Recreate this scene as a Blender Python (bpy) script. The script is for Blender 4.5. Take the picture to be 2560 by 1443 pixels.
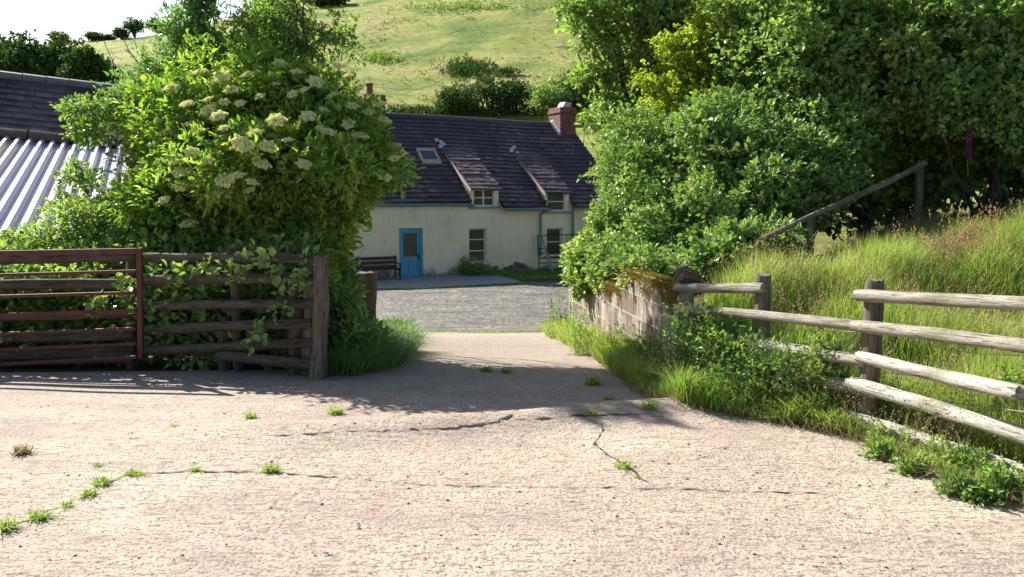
import bpy, math, random
import numpy as np
from mathutils import Vector, Matrix
R = math.radians
for o in list(bpy.data.objects): bpy.data.objects.remove(o)
S = bpy.context.scene; C = S.collection
# ------------------------------------------------ camera, sky, sun, exposure
FPX = 2050.0; PITCH = R(6.58); EYE = 1.6
cam = bpy.data.cameras.new('camera'); co = bpy.data.objects.new('camera', cam); C.objects.link(co)
cam.sensor_width = 36; cam.lens = 36 * FPX / 2560; cam.clip_start = .05; cam.clip_end = 3000
co.location = (0, 0, EYE); co.rotation_euler = (math.pi / 2 - PITCH, 0, 0); S.camera = co
LX, LY, ELEV = .74, -.673, R(35.5)                    # horizontal travel of the sunlight, sun elevation
w = bpy.data.worlds.new('World'); S.world = w; w.use_nodes = True
nt = w.node_tree; sk = nt.nodes.new('ShaderNodeTexSky'); sk.sky_type = 'NISHITA'; sk.sun_disc = False
sk.sun_elevation = ELEV; sk.sun_rotation = math.atan2(-LX, -LY); sk.dust_density = 1.6; sk.air_density = 1.0
bg = nt.nodes['Background']; nt.links.new(sk.outputs[0], bg.inputs[0]); bg.inputs[1].default_value = .058
sl = bpy.data.lights.new('sun', 'SUN'); sl.energy = 5.0; sl.angle = R(.5); sl.color = (1, .95, .86)
so = bpy.data.objects.new('sun', sl); C.objects.link(so); so.location = (-20, 15, 30)
so.rotation_euler = Vector((LX, LY, -math.tan(ELEV))).to_track_quat('-Z', 'Y').to_euler()
S.view_settings.view_transform = 'Standard'; S.view_settings.look = 'None'
S.view_settings.exposure = 1.38; S.view_settings.gamma = 1
rng = np.random.default_rng(7); random.seed(7)
# ------------------------------------------------ helpers
sp_, cp_ = math.sin(PITCH), math.cos(PITCH)
def ray(px, py):
    a = (px - 1280) / FPX; b = (721.5 - py) / FPX
    return np.array([a, b * sp_ + cp_, b * cp_ - sp_])
def P(px, py, Y):                                     # the world point at depth Y seen at a photo pixel
    r = ray(px, py); return Vector((r[0] / r[1] * Y, Y, EYE + r[2] / r[1] * Y))
def sm(a, b, x): t = np.clip((x - a) / (b - a), 0, 1); return t * t * (3 - 2 * t)
def wob(x, y, k=1.0, s=0.0):
    x = x * k + s; y = y * k - s
    return (np.sin(x * 1.7 + 1.3 * np.sin(y * 1.1)) + np.sin(y * 2.3 + 1.7 * np.sin(x * .9 + 2)) + .5 * np.sin(x * 4.1 + y * 3.3)) / 2.5
def lane(Y):
    v = np.interp(Y, [-50, 5.7, 6.6, 8, 11.5, 16, 22, 30, 45, 70, 110], [0, .0, -.03, -.1, -.45, -1.0, -1.5, -1.8, -1.8, 3.2, 11.5])
    return v
_cr = [P(*q, 260) for q in ((-600, 190), (-100, 135), (150, 108), (235, 101), (300, 94), (400, 79), (540, 48), (600, 36), (800, -25), (1300, -150), (2600, -180))]
CRX = [q.x for q in _cr]; CRZ = [q.z - .6 for q in _cr]
XFY = [1, 3, 4.2, 5.33, 6.1, 6.9, 11.5, 13.5, 30]; XFX = [3.2, 2.95, 2.72, 2.48, 2.05, 1.52, .95, 1.1, 4.0]
def xf(Y): return np.interp(Y, XFY, XFX)
def H(X, Y):
    X = np.asarray(X, float); Y = np.asarray(Y, float)
    z = (lane(Y) + lane(Y - .5) + lane(Y + .5)) / 3
    dx = X - xf(Y)
    fade = 1 - sm(14, 24, Y)
    z = z + fade * (.66 * sm(5.6, 7.6, Y) * sm(.05, .28, dx) + .16 * np.clip(dx, 0, 14) * sm(0, 2, dx + 1.0))
    crest = np.interp(X, CRX, CRZ)
    up = 11.5 + (crest - 11.5) * np.clip((Y - 110) / 150, 0, 1) ** 1.05
    z = np.where(Y > 110, np.where(Y > 260, crest - (Y - 260) * .12, up), z)
    z = z + sm(60, 130, Y) * (wob(X, Y, .045) * .9 + wob(X, Y, .35, 5) * .22)
    z = z + sm(40, 60, Y) * sm(-8, -40, X) * 1.5 * (1 - sm(90, 130, Y))
    hump = .075 * np.exp(-((Y - 5.75 - .35 * np.sin(X * .9 - .3)) / .22) ** 2) * sm(-2.4, -.4, X) * (1 - sm(1.6, 2.3, X))
    return z + hump + .012 * wob(X, Y, 1.1, 3) * (Y < 14)
def h(x, y): return float(H(x, y))
def G(px, py, t0=1.0, f=1.02):                        # ground point under a photo pixel
    r = ray(px, py); t = t0; prev = t0
    while t < 400:
        if EYE + r[2] * t < h(r[0] * t, r[1] * t): break
        prev = t; t *= f
    a, b = prev, t
    for _ in range(18):
        m = (a + b) / 2
        if EYE + r[2] * m < h(r[0] * m, r[1] * m): b = m
        else: a = m
    return Vector((r[0] * a, r[1] * a, EYE + r[2] * a))
W = {}
def tag(o, label=None, cat=None, group=None, kind=None):
    if label: o['label'] = label
    if cat: o['category'] = cat
    if group: o['group'] = group
    if kind: o['kind'] = kind
    return o
def empty(name, loc, label, cat, group=None):
    o = bpy.data.objects.new(name, None); C.objects.link(o); o.empty_display_size = .2
    o.location = loc; W[o.name] = Vector(loc); return tag(o, label, cat, group)
def place(o, loc, parent):
    if parent:
        o.parent = parent; o.location = Vector(loc) - W[parent.name]
    else: o.location = loc
    W[o.name] = Vector(loc); return o
class MB:
    def __init__(s): s.v = []; s.f = []; s.t = []; s.n = 0
    def add(s, v, f, t=None):
        v = np.asarray(v, float).reshape(-1, 3); f = np.asarray(f, int)
        s.v.append(v); s.f.append(f + s.n); s.n += len(v)
        s.t.append(np.full(len(f), random.random()) if t is None else np.broadcast_to(np.asarray(t, float), (len(f),)))
        return s
    def box(s, c, t=None):                            # eight corners, bottom ring then top ring
        return s.add(c, [[0, 3, 2, 1], [4, 5, 6, 7], [0, 1, 5, 4], [1, 2, 6, 5], [2, 3, 7, 6], [3, 0, 4, 7]], t)
    def abox(s, a, b, t=None):
        (x0, y0, z0), (x1, y1, z1) = a, b
        return s.box([(x0, y0, z0), (x1, y0, z0), (x1, y1, z0), (x0, y1, z0), (x0, y0, z1), (x1, y0, z1), (x1, y1, z1), (x0, y1, z1)], t)
    def tube(s, pts, rad, seg=7, t=None, cap=True):
        pts = [Vector(p) for p in pts]; n = len(pts)
        rad = rad if hasattr(rad, '__len__') else [rad] * n
        vs = []; tt = random.random() if t is None else t
        for i, p in enumerate(pts):
            d = (pts[min(i + 1, n - 1)] - pts[max(i - 1, 0)]).normalized()
            a = d.cross(Vector((0, 0, 1)) if abs(d.z) < .9 else Vector((1, 0, 0))).normalized(); b = d.cross(a)
            for k in range(seg):
                q = 2 * math.pi * k / seg; vs.append(p + (a * math.cos(q) + b * math.sin(q)) * rad[i])
        fs = [[i * seg + k, i * seg + (k + 1) % seg, (i + 1) * seg + (k + 1) % seg, (i + 1) * seg + k] for i in range(n - 1) for k in range(seg)]
        s.add([tuple(v) for v in vs], fs, tt)
        if cap:
            for i in (0, n - 1):
                c = tuple(pts[i]); ring = [tuple(vs[i * seg + k]) for k in range(seg)]
                s.add(ring + [c], [[k, (k + 1) % seg, seg] for k in range(seg)], tt)
        return s
    def build(s, name, mat, parent=None, smooth=False, origin=None, mats=None):
        V = np.concatenate(s.v); T = np.concatenate(s.t)
        if origin is None: origin = ((V[:, 0].min() + V[:, 0].max()) / 2, (V[:, 1].min() + V[:, 1].max()) / 2, V[:, 2].min())
        V = V - np.array(origin)
        me = bpy.data.meshes.new(name); me.vertices.add(len(V)); me.vertices.foreach_set('co', V.ravel())
        tot = np.concatenate([np.full(len(f), f.shape[1]) for f in s.f]); li = np.concatenate([f.ravel() for f in s.f])
        me.loops.add(len(li)); me.loops.foreach_set('vertex_index', li)
        me.polygons.add(len(tot)); me.polygons.foreach_set('loop_start', np.concatenate([[0], np.cumsum(tot)[:-1]]))
        me.polygons.foreach_set('loop_total', tot)
        me.update(calc_edges=True); me.validate()
        me.polygons.foreach_set('use_smooth', np.full(len(me.polygons), bool(smooth)))
        at = me.attributes.new('tint', 'FLOAT', 'FACE')
        if len(at.data) == len(T): at.data.foreach_set('value', T)
        me.materials.append(mat)
        o = bpy.data.objects.new(name, me); C.objects.link(o)
        return place(o, origin, parent)
def copy_tree(o, loc, rz=0, sc=1):
    c = o.copy(); C.objects.link(c); c.parent = None; c.location = loc; c.rotation_euler.z = rz; c.scale = (sc,) * 3; W[c.name] = Vector(loc)
    for ch in list(o.children):
        d = ch.copy(); C.objects.link(d); d.parent = c
    return c
# ------------------------------------------------ materials
def nodes(name):
    m = bpy.data.materials.new(name); m.use_nodes = True; t = m.node_tree
    return m, t, t.nodes['Principled BSDF'], t.nodes['Material Output']
def N(t, k, **kw):
    n = t.nodes.new(k)
    for a, b in kw.items():
        if a in n.inputs: n.inputs[a].default_value = b
        else: setattr(n, a, b)
    return n
def noise(t, src, scale, detail=4, rough=.6, vec=(1, 1, 1)):
    mp = N(t, 'ShaderNodeMapping'); mp.inputs['Scale'].default_value = vec; t.links.new(src, mp.inputs[0])
    n = N(t, 'ShaderNodeTexNoise', Scale=scale, Detail=detail, Roughness=rough); t.links.new(mp.outputs[0], n.inputs['Vector']); return n.outputs[0]
def ramp(t, src, stops):
    r = t.nodes.new('ShaderNodeValToRGB'); el = r.color_ramp.elements
    while len(el) < len(stops): el.new(.5)
    for e, (p, c) in zip(el, stops): e.position = p; e.color = (*c, 1) if len(c) == 3 else c
    t.links.new(src, r.inputs[0]); return r.outputs[0]
def mix(t, a, b, fac, mode='MIX'):
    m = t.nodes.new('ShaderNodeMix'); m.data_type = 'RGBA'; m.blend_type = mode
    for s, v in ((m.inputs[0], fac), (m.inputs[6], a), (m.inputs[7], b)):
        if hasattr(v, 'is_linked') or hasattr(v, 'links'): t.links.new(v, s)
        else: s.default_value = v if not isinstance(v, tuple) or len(v) == 4 else (*v, 1)
    return m.outputs[2]
def g(v): return (v, v, v)
def bump(t, bs, src, strength=.5, dist=.01, prev=None):
    b = N(t, 'ShaderNodeBump', Strength=strength, Distance=dist); t.links.new(src, b.inputs['Height'])
    if prev: t.links.new(prev, b.inputs['Normal'])
    t.links.new(b.outputs[0], bs.inputs['Normal']); return b.outputs[0]
def obj_coord(t): return t.nodes.new('ShaderNodeTexCoord').outputs['Object']
def geo_coord(t): return t.nodes.new('ShaderNodeNewGeometry').outputs['Position']
def attr(t): a = t.nodes.new('ShaderNodeAttribute'); a.attribute_name = 'tint'; return a.outputs['Fac']
def plain(name, c1, c2=None, scale=8, rough=.7, metal=0, bs_=.3, bd=.004, vec=(1, 1, 1)):
    m, t, b, o = nodes(name); c2 = c2 or tuple(x * .7 for x in c1)
    n = noise(t, obj_coord(t), scale, 5, .6, vec); t.links.new(ramp(t, n, [(.3, c2), (.7, c1)]), b.inputs['Base Color'])
    b.inputs['Roughness'].default_value = rough; b.inputs['Metallic'].default_value = metal
    bump(t, b, noise(t, obj_coord(t), scale * 4, 4, .6, vec), bs_, bd); return m
def leafmat(name, cols, trans=.42, rough=.42, spec=.5):
    m, t, b, o = nodes(name)
    n = noise(t, geo_coord(t), 1.3, 2)
    ad = N(t, 'ShaderNodeMath', operation='MULTIPLY_ADD'); t.links.new(n, ad.inputs[0]); ad.inputs[1].default_value = .7
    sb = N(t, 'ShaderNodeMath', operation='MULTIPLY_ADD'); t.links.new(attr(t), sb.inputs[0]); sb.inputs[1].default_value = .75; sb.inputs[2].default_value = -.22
    t.links.new(sb.outputs[0], ad.inputs[2])
    k = len(cols); col = ramp(t, ad.outputs[0], [(i / (k - 1), c) for i, c in enumerate(cols)])
    t.links.new(col, b.inputs['Base Color']); b.inputs['Roughness'].default_value = rough; b.inputs['Specular IOR Level'].default_value = spec
    tr = t.nodes.new('ShaderNodeBsdfTranslucent')
    t.links.new(mix(t, col, (1.15, 1.25, .6, 1), 1.0, 'MULTIPLY'), tr.inputs[0])
    ms = t.nodes.new('ShaderNodeMixShader'); ms.inputs[0].default_value = trans
    t.links.new(b.outputs[0], ms.inputs[1]); t.links.new(tr.outputs[0], ms.inputs[2]); t.links.new(ms.outputs[0], o.inputs[0]); return m
L_elder = leafmat('elder_leaf', [(0.053, 0.135, 0.0339), (0.141, 0.272, 0.0565), (0.319, 0.442, 0.0849), (0.478, 0.543, 0.127)], .45)
L_bramble = leafmat('bramble_leaf', [(0.0763, 0.151, 0.0477), (0.152, 0.256, 0.0796), (0.259, 0.371, 0.119), (0.396, 0.464, 0.16)], .3, .45, .4)
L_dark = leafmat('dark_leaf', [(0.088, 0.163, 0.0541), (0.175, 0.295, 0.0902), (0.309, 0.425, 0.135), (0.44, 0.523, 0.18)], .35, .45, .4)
L_haw = leafmat('hawthorn_leaf', [(0.147, 0.239, 0.0263), (0.252, 0.352, 0.044), (0.385, 0.447, 0.0659), (0.475, 0.416, 0.0878)], .5)
L_light = leafmat('light_leaf', [(0.096, 0.184, 0.05), (0.174, 0.284, 0.0834), (0.288, 0.385, 0.117), (0.384, 0.451, 0.167)], .45)
L_sap = leafmat('sapling_leaf', [(0.073, 0.172, 0.0597), (0.132, 0.259, 0.0795), (0.219, 0.345, 0.119), (0.41, 0.57, 0.318)], .35, .35, .6)
L_far = leafmat('far_leaf', [(0.0243, 0.0607, 0.0203), (0.0473, 0.101, 0.0297), (0.081, 0.142, 0.0405), (0.115, 0.176, 0.054)], .2, .6, .2)
L_hillg = leafmat('hill_grass', [(0.0875, 0.138, 0.036), (0.175, 0.225, 0.06), (0.3, 0.325, 0.096), (0.425, 0.388, 0.156)], .2, .7, .1)
L_grass = leafmat('grass_blade', [(0.104, 0.197, 0.0504), (0.21, 0.328, 0.0671), (0.349, 0.446, 0.101), (0.524, 0.494, 0.303)], .45, .5, .3)
L_dry = leafmat('dry_grass', [(0.173, 0.134, 0.0576), (0.288, 0.23, 0.115), (0.346, 0.25, 0.173), (0.403, 0.326, 0.25)], .3, .7, .2)
L_pink = leafmat('seed_head', [(.28, .17, .13), (.36, .22, .18), (.42, .28, .22), (.45, .36, .25)], .35, .8, .1)
L_flower = leafmat('cream_blossom', [(.7, .66, .3), (.78, .75, .42), (.82, .8, .52), (.85, .85, .65)], .35, .8, .1)
L_white = leafmat('white_petal', [(.7, .68, .66), (.78, .76, .76), (.8, .8, .8), (.85, .85, .85)], .3, .7, .1)
L_fox = leafmat('foxglove_petal', [(0.18, 0.021, 0.11), (0.24, 0.042, 0.165), (0.3, 0.07, 0.22), (0.33, 0.14, 0.248)], .3, .6, .2)
M_bark = plain('bark', (.13, .1, .075), (.05, .04, .03), 12, .9, 0, .8, .01)
def logmat(name, a, b_, c, dark=.06):
    m, t, b, o = nodes(name); oc = obj_coord(t)
    n1 = noise(t, oc, 3, 5, .65, (1, 6, 6)); n2 = noise(t, oc, 9, 6, .7, (.5, 9, 9)); n3 = noise(t, oc, 2.2, 3, .5, (1, 3, 3))
    col = ramp(t, n1, [(.3, b_), (.5, a), (.72, c)])
    col = mix(t, col, (dark, dark * .85, dark * .65), ramp(t, n2, [(.38, g(1)), (.47, g(0))]))
    kn = N(t, 'ShaderNodeTexVoronoi', Scale=3.2); km = N(t, 'ShaderNodeMapping'); km.inputs['Scale'].default_value = (1, 2.5, 2.5); t.links.new(oc, km.inputs[0]); t.links.new(km.outputs[0], kn.inputs['Vector'])
    col = mix(t, col, (.05, .035, .025), ramp(t, kn.outputs['Distance'], [(.07, g(.9)), (.13, g(0))]))
    col = mix(t, col, (.12, .13, .05), ramp(t, n3, [(.6, g(0)), (.78, g(.7))]))
    t.links.new(col, b.inputs['Base Color']); b.inputs['Roughness'].default_value = .85
    p = bump(t, b, n2, 1.0, .02); bump(t, b, n1, .7, .03, p); return m
M_logpale = logmat('weathered_pale_wood', (.33, .3, .24), (.17, .145, .115), (.46, .43, .36))
M_lognew = logmat('bleached_wood', (.5, .47, .4), (.3, .26, .2), (.64, .62, .56), .08)
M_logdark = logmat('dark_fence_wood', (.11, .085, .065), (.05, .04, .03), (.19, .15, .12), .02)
M_post = logmat('post_wood', (.16, .135, .1), (.08, .07, .05), (.28, .24, .18), .04)
M_bigpost = logmat('old_gatepost_wood', (.2, .14, .11), (.1, .07, .05), (.3, .25, .21), .05)
def concrete():
    m, t, b, o = nodes('concrete'); gc = geo_coord(t)
    big = noise(t, gc, .55, 4, .6); mid = noise(t, gc, 3.5, 6, .7); fine = noise(t, gc, 55, 5, .75); brush = noise(t, gc, 8, 7, .78, (1, 4.5, 1))
    col = ramp(t, big, [(.34, (.45, .345, .295)), (.5, (.51, .415, .34)), (.66, (.57, .495, .4))])
    col = mix(t, col, ramp(t, fine, [(.36, g(.12)), (.45, g(.8)), (.64, g(1.15))]), 1.0, 'MULTIPLY')
    col = mix(t, col, (.17, .135, .1), ramp(t, brush, [(.53, g(0)), (.575, g(.75))]))
    col = mix(t, col, (.3, .25, .19), ramp(t, mid, [(.56, g(0)), (.75, g(.6))]))
    pit = N(t, 'ShaderNodeTexVoronoi', Scale=9.0); t.links.new(gc, pit.inputs['Vector'])
    col = mix(t, col, (.09, .075, .06), ramp(t, pit.outputs['Distance'], [(.05, g(.85)), (.1, g(0))]))
    col = mix(t, col, (.24, .2, .17), ramp(t, noise(t, gc, 1.1, 7, .72, (1, 2.2, 1)), [(.5, g(0)), (.68, g(.6))]))
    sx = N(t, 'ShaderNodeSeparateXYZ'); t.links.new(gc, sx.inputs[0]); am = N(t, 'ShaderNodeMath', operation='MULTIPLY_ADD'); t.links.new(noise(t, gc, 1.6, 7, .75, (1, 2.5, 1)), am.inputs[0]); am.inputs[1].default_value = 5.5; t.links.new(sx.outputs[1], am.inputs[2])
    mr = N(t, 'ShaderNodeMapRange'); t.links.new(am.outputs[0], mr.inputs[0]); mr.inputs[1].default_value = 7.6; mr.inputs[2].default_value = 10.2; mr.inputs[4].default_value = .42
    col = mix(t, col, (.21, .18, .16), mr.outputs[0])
    t.links.new(col, b.inputs['Base Color']); b.inputs['Roughness'].default_value = .9; b.inputs['Specular IOR Level'].default_value = .2
    p = bump(t, b, fine, 1.0, .01); p = bump(t, b, noise(t, gc, 24, 4, .7), .65, .02, p); bump(t, b, brush, .35, .012, p); return m
M_conc = concrete()
def gravel():
    m, t, b, o = nodes('gravel'); gc = geo_coord(t)
    v = N(t, 'ShaderNodeTexVoronoi', Scale=16.0); t.links.new(gc, v.inputs['Vector'])
    vb = N(t, 'ShaderNodeSeparateColor'); t.links.new(v.outputs['Color'], vb.inputs[0])
    col = ramp(t, vb.outputs[0], [(0, (.03, .03, .03)), (.5, (.085, .082, .08)), (.8, (.15, .14, .13)), (1, (.3, .28, .26))])
    col = mix(t, col, ramp(t, noise(t, gc, .9, 5, .65, (1, 1.6, 1)), [(.34, (.45, .45, .45)), (.5, (.95, .93, .9)), (.64, (1.45, 1.32, 1.2))]), 1.0, 'MULTIPLY')
    col = mix(t, col, (.1, .14, .03), ramp(t, noise(t, gc, .8, 6, .7), [(.66, g(0)), (.72, g(.8))]))
    t.links.new(col, b.inputs['Base Color']); b.inputs['Roughness'].default_value = .9
    bump(t, b, v.outputs['Distance'], .9, .04); return m
M_gravel = gravel()
def soil():
    m, t, b, o = nodes('ground_soil'); gc = geo_coord(t)
    sx = N(t, 'ShaderNodeSeparateXYZ'); t.links.new(gc, sx.inputs[0])
    near = ramp(t, noise(t, gc, 4, 6, .7), [(.3, (.05, .045, .025)), (.5, (.09, .09, .03)), (.7, (.13, .15, .04))])
    far = ramp(t, noise(t, gc, .05, 8, .62, (1, 1.8, 1)), [(.3, (.09, .16, .035)), (.44, (.19, .25, .06)), (.53, (.29, .31, .085)), (.62, (.34, .31, .13)), (.74, (.22, .28, .06))])
    far = mix(t, far, ramp(t, noise(t, gc, .9, 7, .72, (1, 1.5, 1)), [(.3, g(.35)), (.46, g(.92)), (.7, g(1.3))]), 1.0, 'MULTIPLY')
    far = mix(t, far, (.055, .11, .02), ramp(t, noise(t, gc, .085, 6, .6, (1, 2.5, 1)), [(.6, g(0)), (.66, g(.6))]))
    far = mix(t, far, (.05, .095, .02), ramp(t, noise(t, gc, .35, 6, .7, (1, 3, 1)), [(.62, g(0)), (.7, g(.7))]))
    mr = N(t, 'ShaderNodeMapRange'); t.links.new(sx.outputs[1], mr.inputs[0]); mr.inputs[1].default_value = 35; mr.inputs[2].default_value = 60
    t.links.new(mix(t, near, far, mr.outputs[0]), b.inputs['Base Color']); b.inputs['Roughness'].default_value = .95; b.inputs['Specular IOR Level'].default_value = .1
    p = bump(t, b, noise(t, gc, 14, 5, .7), .7, .03); bump(t, b, noise(t, gc, .8, 7, .75, (1, 1.4, 1)), .9, .45, p); return m
M_soil = soil()
def render_wall():
    m, t, b, o = nodes('cream_render'); gc = geo_coord(t)
    col = ramp(t, noise(t, gc, .7, 6, .65), [(.3, (.74, .64, .4)), (.5, (.86, .75, .5)), (.75, (.88, .8, .57))])
    col = mix(t, col, (.3, .29, .19), ramp(t, noise(t, gc, 1.6, 7, .7, (2.2, 2.2, .6)), [(.55, g(0)), (.75, g(.55))]))
    sx = N(t, 'ShaderNodeSeparateXYZ'); t.links.new(gc, sx.inputs[0])
    n = noise(t, gc, 1.7, 6, .7); am = N(t, 'ShaderNodeMath', operation='MULTIPLY_ADD'); t.links.new(n, am.inputs[0]); am.inputs[1].default_value = 1.5; t.links.new(sx.outputs[2], am.inputs[2])
    mr = N(t, 'ShaderNodeMapRange'); t.links.new(am.outputs[0], mr.inputs[0]); mr.inputs[1].default_value = -.62; mr.inputs[2].default_value = -.88
    dirt = ramp(t, noise(t, gc, 5, 5, .7), [(.35, (.1, .1, .07)), (.5, (.27, .25, .2)), (.65, (.5, .47, .4))])
    col = mix(t, col, dirt, mr.outputs[0])
    t.links.new(col, b.inputs['Base Color']); b.inputs['Roughness'].default_value = .95
    bump(t, b, noise(t, gc, 6, 5, .6), .35, .03); return m
M_wall = render_wall()
def tile(name, cols, lich=.55):
    m, t, b, o = nodes(name); gc = geo_coord(t)
    k = len(cols); col = ramp(t, attr(t), [(i / (k - 1), c) for i, c in enumerate(cols)])
    col = mix(t, col, ramp(t, noise(t, gc, 5, 6, .7), [(.3, g(.55)), (.6, g(1.1))]), 1.0, 'MULTIPLY')
    col = mix(t, col, (.3, .27, .27), ramp(t, noise(t, gc, 2.2, 6, .7), [(.64, g(0)), (.74, g(lich))]))
    col = mix(t, col, (.018, .018, .03), ramp(t, noise(t, gc, .55, 5, .6), [(.44, g(.8)), (.54, g(0))]))
    t.links.new(col, b.inputs['Base Color']); b.inputs['Roughness'].default_value = .6
    bump(t, b, noise(t, gc, 14, 5, .7), .6, .012); return m
M_tile = tile('roof_tile', [(.008, .007, .01), (.07, .045, .052), (.12, .078, .084), (.19, .125, .13)])
M_slate = tile('shed_slate', [(.035, .03, .04), (.06, .05, .062), (.08, .065, .07), (.14, .12, .125)], .8)
M_teal = plain('teal_paint', (.13, .25, .26), (.09, .17, .18), 6, .5)
M_blue = plain('blue_door_paint', (.07, .4, .56), (.05, .31, .46), 3, .45, 0, .1)
M_frame = plain('white_frame_paint', (.8, .82, .84), (.65, .66, .68), 8, .5)
M_ridge = plain('ridge_tile', (.12, .1, .1), (.06, .055, .06), 5, .8)
M_lead = plain('lead_flashing', (.5, .52, .55), (.3, .31, .34), 9, .45)
M_rust = plain('rusty_red_gate_paint', (.17, .045, .03), (.07, .025, .02), 14, .75, 0, .5)
M_darkmetal = plain('dark_rusty_metal', (.06, .04, .035), (.03, .022, .02), 12, .8)
M_wire = plain('galvanised_wire', (.3, .33, .33), (.2, .22, .22), 20, .6, .0)
M_benchw = plain('brown_bench_wood', (.085, .035, .03), (.05, .022, .02), 6, .6, 0, .3, .004, (1, 1, 8))
M_beam = plain('ridge_clay', (.2, .13, .1), (.1, .065, .05), 5, .85, 0, .6, .02)
M_stone = plain('rubble_stone', (.25, .22, .18), (.09, .08, .07), 4, .95, 0, 1, .05)
M_crack = plain('crack_dirt', (.045, .035, .025), (.02, .017, .012), 30, 1)
M_slab = plain('grey_paving', (.3, .31, .32), (.2, .2, .2), 3, .9)
M_brass = plain('brass', (.5, .3, .06), (.4, .2, .05), 10, .4, .5)
M_black = plain('black_iron', (.015, .015, .015), (.01, .01, .01), 10, .5)
def glass(name, c, r=.04):
    m, t, b, o = nodes(name); b.inputs['Base Color'].default_value = (*c, 1); b.inputs['Roughness'].default_value = r
    b.inputs['Specular IOR Level'].default_value = .55
    bump(t, b, noise(t, obj_coord(t), 2.5, 2), .15, .01); return m
M_glass = glass('window_glass', (.045, .05, .035)); M_frost = glass('door_glass', (.07, .065, .035), .35); M_sky = glass('skylight_glass', (.02, .05, .08), .02)
def brick():
    m, t, b, o = nodes('brick'); uv = t.nodes.new('ShaderNodeTexCoord').outputs['UV']
    br = t.nodes.new('ShaderNodeTexBrick'); br.inputs['Scale'].default_value = 1; br.inputs['Brick Width'].default_value = .23; br.inputs['Row Height'].default_value = .078
    br.inputs['Mortar Size'].default_value = .006; br.inputs['Color1'].default_value = (.25, .085, .055, 1); br.inputs['Color2'].default_value = (.15, .055, .045, 1); br.inputs['Mortar'].default_value = (.2, .17, .14, 1)
    t.links.new(uv, br.inputs['Vector']); t.links.new(mix(t, br.outputs[0], ramp(t, noise(t, geo_coord(t), 6, 5), [(.3, g(.5)), (.6, g(1.1))]), 1.0, 'MULTIPLY'), b.inputs['Base Color'])
    b.inputs['Roughness'].default_value = .9; return m
M_brick = brick()
def blockmat():
    m, t, b, o = nodes('concrete_block'); gc = geo_coord(t)
    n = noise(t, gc, 4.5, 6, .7, (1, 1, .5)); n2 = noise(t, gc, 3.2, 6, .75, (1.2, 1.2, .35)); n3 = noise(t, gc, 40, 4, .7)
    col = ramp(t, n, [(.3, (.15, .135, .115)), (.5, (.3, .275, .24)), (.7, (.42, .39, .35))])
    col = mix(t, col, ramp(t, n3, [(.3, g(.6)), (.6, g(1.1))]), 1.0, 'MULTIPLY')
    col = mix(t, col, (.1, .055, .03), ramp(t, n2, [(.45, g(0)), (.54, g(.85))]))
    t.links.new(col, b.inputs['Base Color']); b.inputs['Roughness'].default_value = .95; bump(t, b, n3, .8, .008); return m
M_block = blockmat(); M_mortar = plain('mortar', (.36, .31, .26), (.24, .19, .15), 20, .95)
M_moss = plain('orange_moss', (.28, .19, .025), (.14, .08, .02), 25, 1, 0, 1, .02)
def sheetmat():
    m, t, b, o = nodes('corrugated_sheet'); oc = geo_coord(t)
    col = ramp(t, attr(t), [(0, (.3, .3, .42)), (.35, (.4, .42, .5)), (.7, (.4, .34, .33)), (1, (.46, .47, .52))])
    col = mix(t, col, (.25, .12, .07), ramp(t, noise(t, oc, 3, 6, .7), [(.62, g(0)), (.72, g(.5))]))
    t.links.new(col, b.inputs['Base Color']); b.inputs['Roughness'].default_value = .5; b.inputs['Metallic'].default_value = .1; return m
M_sheet = sheetmat()
# ------------------------------------------------ vegetation builders
def unit(v): return v / np.maximum(np.linalg.norm(v, axis=-1, keepdims=True), 1e-9)
def leaf_mesh(mb, pos, ax, nr, size, asp=.55, fold=.18, tint=None):
    n = len(pos)
    if n == 0: return
    ax = unit(ax); sd = unit(np.cross(ax, nr)); up = np.cross(sd, ax); L = size[:, None]
    b = pos; tip = pos + ax * L - up * L * .12
    l1 = pos + ax * L * .35 + sd * L * asp * .5 + up * L * fold; l2 = pos + ax * L * .72 + sd * L * asp * .38 + up * L * fold * .6
    r1 = pos + ax * L * .35 - sd * L * asp * .5 + up * L * fold; r2 = pos + ax * L * .72 - sd * L * asp * .38 + up * L * fold * .6
    V = np.stack([b, r1, r2, tip, l2, l1], 1).reshape(-1, 3); k = np.arange(n)[:, None] * 6
    F = np.concatenate([k + [0, 1, 2, 3], k + [0, 3, 4, 5]], 1).reshape(-1, 4)
    tint = rng.random(n) if tint is None else tint
    mb.add(V, F, np.repeat(tint, 2))
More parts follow.
